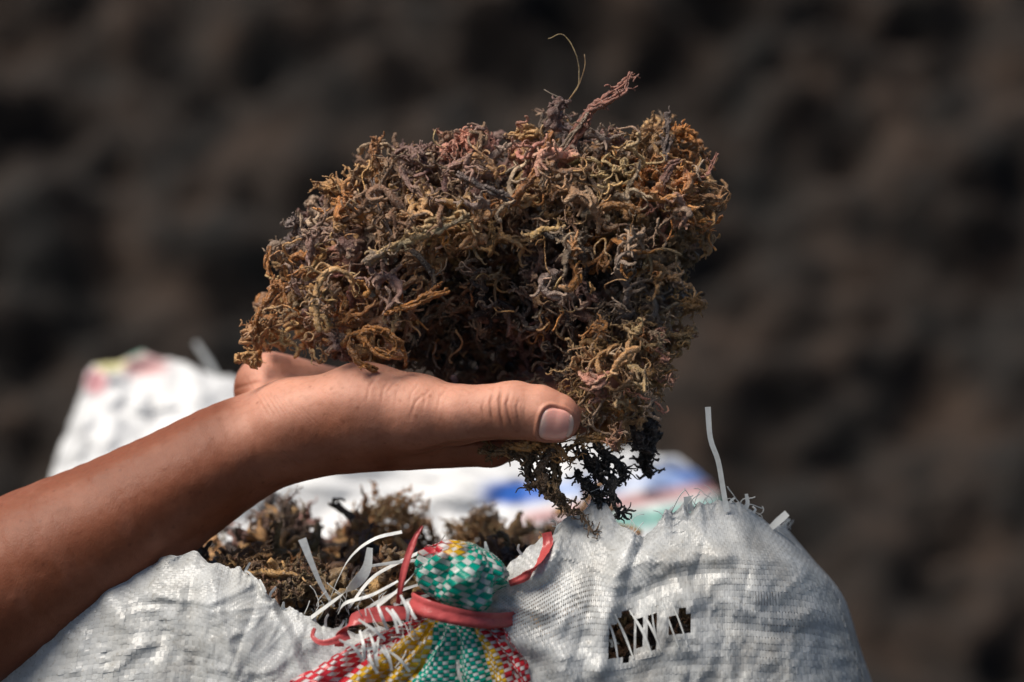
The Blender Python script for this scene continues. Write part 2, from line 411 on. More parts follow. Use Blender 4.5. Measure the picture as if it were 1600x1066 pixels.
# the bed of the thumb nail
ax0 = Q(845, 647, -48); ax1 = Q(897, 655, -48); axd = ax1 - ax0; axl = np.linalg.norm(axd); axd /= axl
nn = np.array([0.05, -math.cos(math.radians(24)), -math.sin(math.radians(24))]); nn -= axd * (nn @ axd); nn /= np.linalg.norm(nn)
bb = np.cross(axd, nn)
rel = p - ax0; sa = (rel @ axd) / axl; ang = np.arctan2(rel @ bb, rel @ nn)
HW = math.radians(43)
ns = (sa - 0.5) / 0.5; nt_ = ang / HW
rad = (np.abs(ns) ** 2.8 + np.abs(nt_) ** 2.8) ** (1 / 2.8)
near = (rel @ nn > 0) & (sa > -0.6) & (sa < 1.6)
prox = sstep(0.75, 0.2, sa)
disp += np.where(near, -2.2 * sstep(1.06, 0.94, rad) + (1.8 + 1.2 * prox) * np.exp(-((rad - 1.16) / 0.11) ** 2) * sstep(1.15, 0.85, sa), 0)
p2 = p + nr * disp[:, None]
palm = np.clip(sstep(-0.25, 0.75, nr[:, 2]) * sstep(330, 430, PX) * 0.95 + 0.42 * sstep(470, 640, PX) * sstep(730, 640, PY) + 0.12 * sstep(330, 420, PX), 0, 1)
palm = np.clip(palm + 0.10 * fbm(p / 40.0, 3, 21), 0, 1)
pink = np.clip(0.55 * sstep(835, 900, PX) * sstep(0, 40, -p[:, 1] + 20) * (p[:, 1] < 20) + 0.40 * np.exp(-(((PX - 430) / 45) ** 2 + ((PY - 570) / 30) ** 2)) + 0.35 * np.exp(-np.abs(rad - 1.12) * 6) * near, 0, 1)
loc = W(Q(345, 723, 92))
w = W(p2)
me.vertices.foreach_set('co', (w - loc).astype(np.float32).ravel())
set_f(me, 'palm', palm); set_f(me, 'crease', np.clip(crease, 0, 1)); set_f(me, 'pink', pink)
me.polygons.foreach_set('use_smooth', np.ones(len(me.polygons), bool)); me.update()
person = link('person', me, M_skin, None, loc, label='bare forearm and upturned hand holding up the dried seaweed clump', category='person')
# thumb nail
ms, mt_ = 26, 26
a, b = np.meshgrid(np.linspace(-1, 1, ms), np.linspace(-1, 1, mt_), indexing='ij')
r8 = np.maximum(np.abs(a), np.abs(b)); l8 = (np.abs(a) ** 2.8 + np.abs(b) ** 2.8) ** (1 / 2.8); sq = np.where(l8 > 0, r8 / np.maximum(l8, 1e-6), 1)
A, B = a * sq, b * sq
base = ax0 + (0.5 + 0.5 * A)[..., None] * (axd * axl); th = B * HW
dr = np.cos(th)[..., None] * nn + np.sin(th)[..., None] * bb
lo = np.full(A.shape, 5.0); hi = np.full(A.shape, 90.0)
for _ in range(22):
    mid = (lo + hi) / 2; v = sdf(base + dr * mid[..., None]); lo = np.where(v < 0, mid, lo); hi = np.where(v < 0, hi, mid)
edge_ = r8
off = 0.7 + 1.0 * (1 - edge_ ** 3) - 2.0 * sstep(0.9, 1.0, edge_) * (A < 0.75) + 2.0 * sstep(0.55, 1.0, A)
NV = base + dr * (lo + off)[..., None]
ix = np.arange(ms * mt_).reshape(ms, mt_); NF = np.stack([ix[:-1, :-1], ix[:-1, 1:], ix[1:, 1:], ix[1:, :-1]], -1).reshape(-1, 4)
ncol = np.empty((ms, mt_, 3)); ncol[:] = (0.86, 0.41, 0.335)
lun = sstep(-0.45, -0.8, A + 0.25 * B * B)[..., None]; ncol = ncol * (1 - lun) + np.array((0.76, 0.50, 0.43)) * lun
fe = sstep(0.70, 0.78, A + 0.10 * B * B)[..., None]; ncol = ncol * (1 - fe) + np.array((0.74, 0.50, 0.42)) * fe
ln = np.exp(-((A + 0.10 * B * B - 0.72) / 0.035) ** 2)[..., None] * 0.5; ncol = ncol * (1 - ln) + np.array((0.36, 0.15, 0.11)) * ln
nail = qobj('thumb_nail', NV.reshape(-1, 3), NF, M_nail, person, c=ncol.reshape(-1, 3))

# ------------------------------------------------------------------ strands
def tube(pts, rad, sides=6, flat=1.0, rg=None, lump=0.0):
    pts = np.asarray(pts, float); n = len(pts); rad = np.broadcast_to(np.asarray(rad, float), (n,)).copy()
    T = np.gradient(pts, axis=0); T /= np.maximum(np.linalg.norm(T, axis=1, keepdims=True), 1e-9)
    u = np.cross(T[0], [0.3, 0.5, 0.81]); u /= np.linalg.norm(u); U = [u]
    for i in range(1, n):
        u = U[-1] - T[i] * (U[-1] @ T[i]); u /= max(np.linalg.norm(u), 1e-9); U.append(u)
    U = np.array(U); Vv = np.cross(T, U)
    an = np.arange(sides) * 2 * math.pi / sides
    rr = rad[:, None] * np.ones(sides)
    if rg is not None and lump: rr = rr * (1 + lump * rg.uniform(-1, 1, rr.shape))
    ring = pts[:, None] + rr[..., None] * (np.cos(an)[None, :, None] * U[:, None] + flat * np.sin(an)[None, :, None] * Vv[:, None])
    V = np.concatenate([ring.reshape(-1, 3), pts[:1] - T[:1] * rad[0] * 0.5, pts[-1:] + T[-1:] * rad[-1] * 0.6])
    k = np.arange(sides); k2 = (k + 1) % sides
    i0 = (np.arange(n - 1) * sides)[:, None]
    Fq = np.stack([i0 + k, i0 + k2, i0 + sides + k2, i0 + sides + k], -1).reshape(-1, 4)
    c0 = n * sides; c1 = c0 + 1; e = (n - 1) * sides
    caps = np.concatenate([np.stack([k2, k, np.full(sides, c0), np.full(sides, c0)], -1), np.stack([e + k, e + k2, np.full(sides, c1), np.full(sides, c1)], -1)])
    return V, Fq, caps[:, :3]
class MB:
    def __init__(s): s.v = []; s.f = []; s.t = []; s.n = 0
    def add(s, V, Fq, tri): s.v.append(V); s.f.append(Fq + s.n); s.t.append(tri + s.n); s.n += len(V)
    def arrays(s): return np.concatenate(s.v), np.concatenate(s.f), np.concatenate(s.t)
def tri_all(Fq, T): return np.concatenate([Fq[:, [0, 1, 2]], Fq[:, [0, 2, 3]], T])
def unit(v): return v / max(np.linalg.norm(v), 1e-9)
def walk(rg, start, d, L, step, curl, drift=None):
    n = max(3, int(L / step)); pts = [np.array(start, float)]; d = unit(d); w = rg.normal(size=3) * curl
    for i in range(n):
        w = 0.72 * w + rg.normal(size=3) * curl * 0.6
        d = unit(d + np.cross(w, d) * step)
        pts.append(pts[-1] + d * step)
    return np.array(pts)
def sprig(rg, L, r, curl, nb, bl, sides=6, step=4.0, flat=1.0, sub=2):
    """a branching frond, in units of S, base at the origin, growing along +x"""
    mb = MB()
    main = walk(rg, (0, 0, 0), (1, 0, 0), L, step, curl)
    t = np.linspace(0, 1, len(main)); rad = r * (1 - 0.38 * t) * (1 + 0.24 * rg.uniform(-1, 1, len(main))); rad[-1] *= 0.7; rad[0] *= 0.6
    mb.add(*tube(main, rad, sides, flat, rg, 0.18)); tl = []
    def tv(x, sd): tl.append(np.concatenate([np.repeat(x, sd), [x[0], x[-1]]]))
    tv(0.55 * t ** 2, sides)
    for k in range(nb):
        i = rg.integers(1, len(main) - 1); d0 = main[i] - main[i - 1]
        d = unit(unit(d0) * rg.uniform(0.1, 0.9) + rg.normal(size=3) * 0.75)
        bL = bl * rg.uniform(0.45, 1.25)
        br = walk(rg, main[i], d, bL, step * 0.85, curl * 1.5)
        q = np.linspace(0, 1, len(br)); r0 = rad[i] * rg.uniform(0.5, 0.85)
        rr = r0 * (1 - 0.32 * q) * (1 + 0.22 * rg.uniform(-1, 1, len(br))); rr[-1] *= 0.75
        mb.add(*tube(br, rr, max(4, sides - 1), flat, rg, 0.15)); tv(0.55 * t[i] ** 2 + (1 - 0.55 * t[i] ** 2) * q ** 1.5, max(4, sides - 1))
        for m in range(sub):
            j = rg.integers(1, len(br)); d2 = unit(unit(br[j] - br[j - 1]) * 0.4 + rg.normal(size=3) * 0.8)
            b2 = walk(rg, br[j], d2, bL * rg.uniform(0.25, 0.55), step * 0.8, curl * 1.8)
            r2 = rr[min(j, len(rr) - 1)] * 0.72 * np.linspace(1, 0.6, len(b2))
            mb.add(*tube(b2, r2, 4, flat)); tv(np.linspace(0.4, 1, len(b2)), 4)
    V, Fq, T = mb.arrays(); sprig.tips = np.concatenate(tl)
    return V, Fq, T
def rot_to(d, roll, rg=None):
    d = unit(np.asarray(d, float)); a = unit(np.cross(d, [0.12, 0.31, 0.94])); b = np.cross(d, a)
    c, s = math.cos(roll), math.sin(roll)
    return np.stack([d, c * a + s * b, -s * a + c * b])      # rows: images of x, y, z
# a library of fronds that the clumps share
LIB = []
def lib(kind, cnt, **kw):
    for i in range(cnt):
        V, Fq, T = sprig(rng, **{k: (rng.uniform(*v) if isinstance(v, tuple) else v) for k, v in kw.items()})
        tri = tri_all(Fq, T)
        me = new_mesh('sprig', V * S, tri); set_f(me, 'tip', sprig.tips); me.materials.append(M_weed)
        LIB.append((kind, V, tri, me))
lib('stub', 16, L=(80, 130), r=(7, 11), curl=(0.025, 0.05), nb=15, bl=32, sides=6, step=4.5, sub=1, flat=0.55)
lib('curl', 16, L=(120, 200), r=(5.2, 8.0), curl=(0.035, 0.065), nb=9, bl=42, sides=6, step=4.0, sub=1, flat=0.6)
lib('hair', 12, L=(110, 170), r=(3.6, 5.2), curl=(0.06, 0.10), nb=6, bl=50, sides=5, step=4.0, sub=1)
lib('blade', 8, L=(60, 100), r=(8, 13), curl=(0.008, 0.018), nb=4, bl=22, sides=6, step=5.0, flat=0.3)
KIND = {k: [e for e in LIB if e[0] == k] for k in ('stub', 'curl', 'hair', 'blade')}
LOW = []
for i in range(16):
    V, Fq, T = sprig(rng, rng.uniform(70, 110), rng.uniform(5, 10), rng.uniform(0.03, 0.08), 5, 34, sides=4, step=7.0, sub=1)
    LOW.append((V, tri_all(Fq, T)))

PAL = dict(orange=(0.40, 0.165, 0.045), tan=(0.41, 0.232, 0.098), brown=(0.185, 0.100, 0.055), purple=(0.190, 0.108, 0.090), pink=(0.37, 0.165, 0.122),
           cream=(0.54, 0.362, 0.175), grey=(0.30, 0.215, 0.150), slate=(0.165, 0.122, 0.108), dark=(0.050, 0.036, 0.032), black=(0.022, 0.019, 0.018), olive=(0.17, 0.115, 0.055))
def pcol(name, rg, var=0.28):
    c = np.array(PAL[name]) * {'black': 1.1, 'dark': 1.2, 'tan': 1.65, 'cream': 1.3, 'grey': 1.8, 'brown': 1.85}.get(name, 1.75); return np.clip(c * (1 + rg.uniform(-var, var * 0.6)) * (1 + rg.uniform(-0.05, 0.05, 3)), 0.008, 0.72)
def place_copy(entry, parent, q, d, roll, scale, colour, name='sprig'):
    o = bpy.data.objects.new(name, entry[3]); col.objects.link(o); o.parent = parent
    Rm = rot_to(d, roll)                        # q-space rows
    Rw = Rm @ BAS
    from mathutils import Matrix
    m3 = Matrix(((Rw[0][0], Rw[1][0], Rw[2][0]), (Rw[0][1], Rw[1][1], Rw[2][1]), (Rw[0][2], Rw[1][2], Rw[2][2])))
    o.rotation_euler = m3.to_euler(); o.scale = (scale,) * 3
    o.location = W(q) - np.array(parent.location)
    o.color = (*colour, 1)
    return o
def strand(name, pts, rad, parent, colour, sides=7, flat=1.0, wig=2.0, nb=0, bl=20, step=4.0, mat=None, origin=None):
    """a hand-placed strand following reference points"""
    P = catmull(Qa(pts), step); L = len(P); P = P + wig * np.stack([fbm(np.stack([np.arange(L) * 0.21 + 31 * rng.random(), np.full(L, 7.1 * i), np.zeros(L)], 1), 2, i) for i in range(3)], 1) * np.minimum(1, np.arange(L) / 5)[:, None]
    t = np.linspace(0, 1, L); r = np.interp(t, np.linspace(0, 1, len(rad)), rad) * (1 + 0.2 * rng.uniform(-1, 1, L))
    mb = MB()
    if r.max() < 3: mb.add(*tube(P, r, sides, flat))
    else:
        nf = 5 if r.max() > 5 else 3; Tn = np.gradient(P, axis=0); Tn /= np.maximum(np.linalg.norm(Tn, axis=1, keepdims=True), 1e-9)
        A1 = np.cross(Tn, [0.1, 0.95, 0.2]); A1 /= np.maximum(np.linalg.norm(A1, axis=1, keepdims=True), 1e-6); A2 = np.cross(Tn, A1)
        for m in range(nf):
            s0, s1 = (0, L) if m < 2 else sorted(rng.choice(L + 1, 2, replace=False))
            if s1 - s0 < 5: s0, s1 = 0, L
            ph_ = m * 6.283 / nf + 0.05 * step * np.arange(L) * rng.uniform(0.3, 1.2) + 1.2 * fbm(np.stack([np.arange(L) * 0.13 + 17 * m, 0 * t, 0 * t], 1), 2, m + 40)
            oo = 0.62 * r[:, None] * (np.cos(ph_)[:, None] * A1 + flat * np.sin(ph_)[:, None] * A2) + 0.5 * rng.normal(size=(L, 3))
            mb.add(*tube((P + oo)[s0:s1], (r * rng.uniform(0.36, 0.58) * (1 + 0.3 * rng.uniform(-1, 1, L)))[s0:s1], 6, 0.8, rng, 0.22))
    for k in range(nb):
        i = rng.integers(1, L - 1); d = unit(unit(P[i] - P[i - 1]) * rng.uniform(0.1, 0.8) + rng.normal(size=3) * 0.7)
        br = walk(rng, P[i] + d * r[i] * 0.4, d, bl * rng.uniform(0.5, 1.4), step * 0.8, 0.12); rb = max(1.4, min(3.4, r[i] * rng.uniform(0.28, 0.5)))
        mb.add(*tube(br, rb * np.linspace(1, 0.55, len(br)), 5, 0.8, rng, 0.2))
        for m in range(2):
            j = rng.integers(1, len(br)); b2 = walk(rng, br[j], unit(unit(br[j] - br[j - 1]) * 0.5 + rng.normal(size=3) * 0.8), bl * rng.uniform(0.25, 0.6), step * 0.8, 0.16)
            mb.add(*tube(b2, rb * 0.75 * np.linspace(1, 0.6, len(b2)), 4))
    V, Fq, T = mb.arrays(); tri = tri_all(Fq, T)
    o = qobj(name, V, tri, mat or M_weed, parent, origin=origin); o.color = (*colour, 1)
    return o
def catmull(P, step):
    P = np.asarray(P, float); E = np.concatenate([[2 * P[0] - P[1]], P, [2 * P[-1] - P[-2]]]); out = []
    for i in range(1, len(E) - 2):
        n = max(2, int(np.linalg.norm(E[i + 1] - E[i]) / step)); t = np.linspace(0, 1, n, endpoint=False)[:, None]
        out.append(0.5 * (2 * E[i] + (E[i + 1] - E[i - 1]) * t + (2 * E[i - 1] - 5 * E[i] + 4 * E[i + 1] - E[i + 2]) * t ** 2 + (-E[i - 1] + 3 * E[i] - 3 * E[i + 1] + E[i + 2]) * t ** 3))
    return np.concatenate(out + [P[-1:]])

# ------------------------------------------------------------------ the clump of dried seaweed in the hand
OUT = np.array([(382, 562), (396, 505), (405, 470), (418, 445), (428, 395), (448, 352), (500, 302), (545, 272), (566, 246), (590, 214), (606, 244), (635, 218), (660, 236), (690, 212), (735, 197), (780, 212),
                (800, 238), (820, 198), (850, 180), (870, 155), (890, 165), (905, 195), (940, 192), (985, 216), (1010, 214), (1038, 184), (1060, 197), (1086, 226), (1116, 246), (1110, 268), (1134, 302), (1112, 330), (1116, 372), (1082, 402),
                (1074, 440), (1098, 472), (1060, 492), (1082, 526), (1050, 552), (1056, 582), (1030, 622), (1012, 655), (965, 695), (915, 684), (900, 640), (760, 615), (640, 590), (560, 572), (500, 562), (440, 545)], float)
def outline(px, py):
    p = np.stack([px, py], -1); d = np.full(p.shape[:-1], 1e9); ins = np.zeros(p.shape[:-1], bool); n = len(OUT)
    for i in range(n):
        a, b = OUT[i], OUT[(i + 1) % n]; ab = b - a
        t = np.clip(((p - a) @ ab) / (ab @ ab), 0, 1); d = np.minimum(d, np.linalg.norm(p - a - t[..., None] * ab, axis=-1))
        c = ((a[1] > p[..., 1]) != (b[1] > p[..., 1])) & (p[..., 0] < (b[0] - a[0]) * (p[..., 1] - a[1]) / (b[1] - a[1] + 1e-9) + a[0]); ins ^= c
    return np.where(ins, d, -d)
CAV = [(735, 560, 105, 130), (700, 425, 45, 75), (805, 555, 70, 80), (868, 490, 42, 60), (1000, 470, 34, 55), (850, 345, 45, 60), (930, 520, 40, 50), (820, 430, 30, 40), (985, 340, 28, 35), (500, 420, 30, 35), (900, 570, 40, 50)]
HILL = [(540, 470, 80, 40), (900, 440, 70, 45), (1010, 390, 60, 40), (960, 600, 70, 55), (660, 350, 70, 40), (620, 290, 60, 25), (980, 280, 70, 35), (1080, 310, 50, 30), (580, 540, 50, 40)]
def front_dd(px, py):
    d = np.maximum(outline(px, py), 0); h = np.sqrt(np.maximum(0, 1 - (1 - np.minimum(d / 170, 1)) ** 2))
    f = 105 - 135 * h
    for x, y, r, a in CAV: f = f + a * np.exp(-((px - x) ** 2 + (py - y) ** 2) / r ** 2)
    for x, y, r, a in HILL: f = f - a * np.exp(-((px - x) ** 2 + (py - y) ** 2) / r ** 2)
    return f + 62 * (np.abs(vnoise(np.stack([px / 62, py / 62, 0 * px], -1), 77)) < 0.16) * 0.5 + 46 * (0.35 - np.abs(vnoise(np.stack([px / 62, py / 62, 0 * px], -1), 77))) + 12 * fbm(np.stack([px / 40, py / 40, 0 * px], -1), 2, 78), 105 + 150 * h
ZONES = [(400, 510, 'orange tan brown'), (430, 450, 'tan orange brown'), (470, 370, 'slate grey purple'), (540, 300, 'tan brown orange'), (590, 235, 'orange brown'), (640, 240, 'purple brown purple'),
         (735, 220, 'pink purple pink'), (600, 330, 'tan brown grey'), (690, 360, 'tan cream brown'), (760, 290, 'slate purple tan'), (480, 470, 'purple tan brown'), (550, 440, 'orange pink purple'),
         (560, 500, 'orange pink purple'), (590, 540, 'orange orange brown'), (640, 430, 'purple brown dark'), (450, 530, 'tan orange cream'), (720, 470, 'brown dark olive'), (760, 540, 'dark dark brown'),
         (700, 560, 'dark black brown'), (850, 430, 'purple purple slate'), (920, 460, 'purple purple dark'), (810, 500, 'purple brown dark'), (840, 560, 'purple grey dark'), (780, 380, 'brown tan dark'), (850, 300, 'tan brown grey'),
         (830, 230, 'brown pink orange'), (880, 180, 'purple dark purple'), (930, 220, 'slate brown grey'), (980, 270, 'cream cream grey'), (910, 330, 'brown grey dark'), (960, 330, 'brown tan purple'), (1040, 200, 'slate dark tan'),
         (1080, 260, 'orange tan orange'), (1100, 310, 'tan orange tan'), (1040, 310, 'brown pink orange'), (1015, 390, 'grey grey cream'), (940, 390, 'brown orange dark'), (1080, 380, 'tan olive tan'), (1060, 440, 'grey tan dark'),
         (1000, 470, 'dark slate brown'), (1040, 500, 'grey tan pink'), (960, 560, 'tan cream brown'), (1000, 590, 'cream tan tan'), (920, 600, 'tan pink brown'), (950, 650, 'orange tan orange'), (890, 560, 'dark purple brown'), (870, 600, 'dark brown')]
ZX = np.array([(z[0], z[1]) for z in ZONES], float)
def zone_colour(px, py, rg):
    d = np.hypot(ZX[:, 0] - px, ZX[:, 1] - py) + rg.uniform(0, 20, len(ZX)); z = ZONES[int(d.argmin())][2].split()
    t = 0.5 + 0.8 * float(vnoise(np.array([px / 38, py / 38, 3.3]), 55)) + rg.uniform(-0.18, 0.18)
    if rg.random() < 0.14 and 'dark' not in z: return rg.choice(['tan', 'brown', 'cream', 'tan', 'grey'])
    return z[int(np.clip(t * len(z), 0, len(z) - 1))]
cl = thing('seaweed_clump', W(Q(680, 600, 105)), 'big tangled clump of dried brown, orange and purple seaweed resting on the open hand', 'seaweed')
def grad_dir(px, py):
    e = 12.0; g_ = np.array([outline(np.array(px + e), np.array(py)) - outline(np.array(px - e), np.array(py)), outline(np.array(px), np.array(py + e)) - outline(np.array(px), np.array(py - e))], float)
    return -g_ / max(np.linalg.norm(g_), 1e-6)
pts = []; tries = 0
while len(pts) < 185 and tries < 60000:           # spread over the outline, best-candidate
    tries += 1
    c = np.stack([rng.uniform(385, 1130, 12), rng.uniform(165, 690, 12)], 1)
    o_ = outline(c[:, 0], c[:, 1]); c = c[o_ > 4]
    if not len(c): continue
    if pts:
        dm = np.linalg.norm(c[:, None] - np.array(pts)[None, -400:], axis=2).min(1); pts.append(tuple(c[dm.argmax()]))
    else: pts.append(tuple(c[0]))
HTX, HTY = np.array([(330, 620), (352, 590), (380, 556), (430, 543), (480, 566), (560, 577), (620, 586), (680, 598), (720, 600), (800, 593), (850, 606), (885, 640)], float).T
def clear_of_hand(V, q, d, roll, scale, lim=-4.0):
    w_ = (V[::3] * scale) @ rot_to(d, roll) + q
    return sdf(w_).min() > lim
made = 0
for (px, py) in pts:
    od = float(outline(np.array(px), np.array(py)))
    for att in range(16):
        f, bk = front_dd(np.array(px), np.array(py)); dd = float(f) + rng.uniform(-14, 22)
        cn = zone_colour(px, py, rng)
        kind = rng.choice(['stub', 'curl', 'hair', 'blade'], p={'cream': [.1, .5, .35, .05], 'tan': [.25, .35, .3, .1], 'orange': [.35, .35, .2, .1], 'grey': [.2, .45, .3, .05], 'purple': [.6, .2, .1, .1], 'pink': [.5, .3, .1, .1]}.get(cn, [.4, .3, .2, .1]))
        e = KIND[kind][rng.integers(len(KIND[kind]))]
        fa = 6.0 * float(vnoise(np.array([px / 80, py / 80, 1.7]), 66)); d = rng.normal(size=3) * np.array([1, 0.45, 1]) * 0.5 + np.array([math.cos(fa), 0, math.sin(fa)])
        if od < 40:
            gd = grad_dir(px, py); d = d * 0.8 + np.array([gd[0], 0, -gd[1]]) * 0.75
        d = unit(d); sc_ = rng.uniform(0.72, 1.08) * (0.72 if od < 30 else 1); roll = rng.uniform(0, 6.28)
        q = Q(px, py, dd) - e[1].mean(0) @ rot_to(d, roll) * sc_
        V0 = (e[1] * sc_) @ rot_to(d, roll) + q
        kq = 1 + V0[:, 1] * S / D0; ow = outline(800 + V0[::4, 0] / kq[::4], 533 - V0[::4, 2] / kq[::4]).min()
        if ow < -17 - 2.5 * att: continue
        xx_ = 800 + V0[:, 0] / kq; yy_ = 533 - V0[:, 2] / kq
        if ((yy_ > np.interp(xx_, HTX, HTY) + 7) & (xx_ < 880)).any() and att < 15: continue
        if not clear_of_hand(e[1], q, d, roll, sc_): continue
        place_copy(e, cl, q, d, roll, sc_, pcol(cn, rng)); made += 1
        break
# hand-placed, recognisable pieces
strand('sprig', [(872, 262, 20), (905, 205, 10), (925, 172, 6), (950, 152, 2), (972, 132, 0), (986, 116, 0)], [8, 9, 10, 8, 6, 4], cl, PAL['pink'], nb=12, bl=16, wig=3)
strand('sprig', [(925, 168, 4), (955, 158, -2), (975, 142, -6), (982, 122, -4)], [6, 6, 5, 3], cl, (0.36, 0.16, 0.12), nb=5, bl=12, wig=3)
strand('sprig', [(800, 320, -10), (830, 275, -15), (848, 240, -12), (862, 205, -4)], [9, 10, 8, 5], cl, (0.40, 0.17, 0.06), nb=4, bl=18)
strand('sprig', [(845, 290, -20), (880, 232, -18), (910, 190, -14), (918, 178, -10)], [6, 5, 4, 3], cl, PAL['grey'], nb=6, bl=14)
strand('sprig', [(862, 200, 10), (872, 175, 6), (880, 158, 6)], [14, 13, 9], cl, PAL['purple'], nb=14, bl=14, wig=4)
strand('hair_fibre', [(893, 152, 6), (905, 125, 4), (900, 85, 0), (880, 55, 0), (856, 60, 4)], [1.3, 1.2, 1.0, 0.8], cl, (0.30, 0.22, 0.10), sides=5, wig=1)
strand('hair_fibre', [(889, 156, 6), (905, 132, 2), (914, 105, 2), (913, 85, 3)], [1.2, 1.0, 0.7], cl, (0.28, 0.17, 0.07), sides=5, wig=1)
strand('hair_fibre', [(850, 140, 12), (860, 146, 8), (875, 152, 6)], [0.9, 1.0], cl, (0.25, 0.2, 0.15), sides=5, wig=1)
strand('sprig', [(578, 410, -55), (610, 388, -62), (655, 362, -66), (700, 348, -62), (742, 344, -52)], [7, 9, 13, 12, 5], cl, PAL['cream'], flat=0.42, nb=5, bl=26, wig=5)
strand('sprig', [(612, 398, -58), (650, 372, -70), (705, 352, -70), (735, 338, -56)], [4, 6, 6, 3], cl, (0.50, 0.39, 0.23), flat=0.5, nb=3, bl=20, wig=4)
strand('sprig', [(572, 412, -50), (590, 396, -58), (612, 386, -58)], [9, 11, 7], cl, PAL['grey'], nb=8, bl=12, wig=4)
strand('sprig', [(715, 272, -30), (745, 288, -40), (778, 302, -42), (804, 316, -34)], [6, 8, 8, 4], cl, PAL['slate'], nb=7, bl=10, wig=3)
strand('sprig', [(583, 280, -5), (590, 315, -22), (602, 345, -36), (615, 368, -46)], [4, 4, 4, 3], cl, PAL['slate'], nb=2, bl=14)
strand('sprig', [(440, 455, 40), (424, 432, 48), (417, 405, 55), (420, 384, 60)], [6, 6, 6, 4], cl, PAL['orange'], wig=1)
strand('sprig', [(450, 480, 20), (438, 440, 25), (418, 470, 28), (404, 500, 32), (398, 530, 40)], [5, 7, 7, 6, 4], cl, PAL['orange'], nb=6, bl=18)
strand('sprig', [(590, 215, 40), (585, 240, 36), (600, 262, 30)], [7, 9, 9], cl, (0.36, 0.16, 0.06), nb=10, bl=16, wig=3)
for (x, y, c, n_) in ((700, 232, 'pink', 4), (735, 214, 'pink', 5), (765, 222, 'pink', 4), (640, 238, 'purple', 4), (665, 245, 'purple', 3), (560, 268, 'tan', 3), (520, 292, 'tan', 4), (955, 208, 'purple', 4), (1010, 215, 'tan', 3), (1070, 205, 'orange', 4), (825, 205, 'tan', 4), (470, 352, 'slate', 4),
                      (1085, 470, 'tan', 4), (1070, 525, 'tan', 3), (1110, 375, 'tan', 3), (400, 520, 'tan', 3), (385, 552, 'tan', 2)):
    pa = []
    for k in range(n_ + 1):
        a_ = rng.uniform(0, 6.28); w1 = rng.uniform(12, 26); pa += [(x + w1 * math.cos(a_), y + 6 + w1 * 0.55 * math.sin(a_), 52 + rng.uniform(-22, 22)), (x + rng.uniform(-8, 8), y + rng.uniform(-8, 12), 50)]
    strand('sprig', pa, [5, 6.5, 6.5, 4.5], cl, pcol(c, rng), nb=5 * n_, bl=20, wig=4)
# the orange lattice above the palm
for a in ([(535, 540, -30), (560, 522, -48), (600, 518, -56), (630, 540, -46), (634, 572, -34)], [(560, 524, -48), (585, 545, -56), (612, 560, -56), (628, 562, -42)], [(600, 520, -54), (618, 540, -52), (606, 560, -52)],
          [(548, 530, -42), (552, 556, -46), (572, 572, -40), (590, 580, -30)], [(600, 490, -50), (640, 478, -60), (668, 462, -58), (692, 448, -46)], [(655, 470, -58), (680, 462, -60), (700, 455, -52)]):
    strand('sprig', a, [5.5, 6.5, 6, 4], cl, (0.40, 0.165, 0.040), nb=2, bl=14, wig=3, flat=0.7)
# the tan netting on the right
for k in range(11):
    a0 = rng.uniform(0, 6.28); cx, cy = 1075 + rng.uniform(-25, 28), 300 + rng.uniform(-35, 45)
    rr_ = rng.uniform(14, 34); seq = [(cx + rr_ * math.cos(a0 + t), cy + rr_ * 0.75 * math.sin(a0 + t), -5 + 30 * rng.uniform(-1, 1)) for t in np.linspace(0, rng.uniform(2.5, 5.2), 6)]
    strand('sprig', seq, [3.2, 4, 3.4, 2.2], cl, pcol('orange' if k % 2 else 'tan', rng, 0.2), nb=3, bl=16, wig=3)
strand('sprig', [(1062, 285, -10), (1095, 278, 0), (1110, 262, 8), (1122, 240, 14)], [5, 5, 4, 2.5], cl, PAL['pink'], nb=2, bl=14)
strand('sprig', [(1090, 285, 0), (1120, 290, 10), (1140, 303, 14), (1122, 326, 14), (1090, 322, 5)], [3.5, 3.5, 3.5, 3], cl, (0.36, 0.19, 0.08), nb=2, bl=14)
strand('sprig', [(1035, 325, -30), (1038, 285, -34), (1050, 255, -30), (1064, 250, -18)], [9, 8, 7, 4], cl, (0.25, 0.125, 0.095), nb=2, bl=12, wig=3)
strand('sprig', [(940, 324, -25), (965, 322, -34), (1000, 330, -34)], [7, 8, 6], cl, (0.40, 0.19, 0.06), wig=2)
strand('sprig', [(1042, 176, 25), (1044, 200, 22), (1040, 235, 18), (1036, 250, 10)], [4, 5, 7, 6], cl, PAL['slate'], nb=10, bl=12)
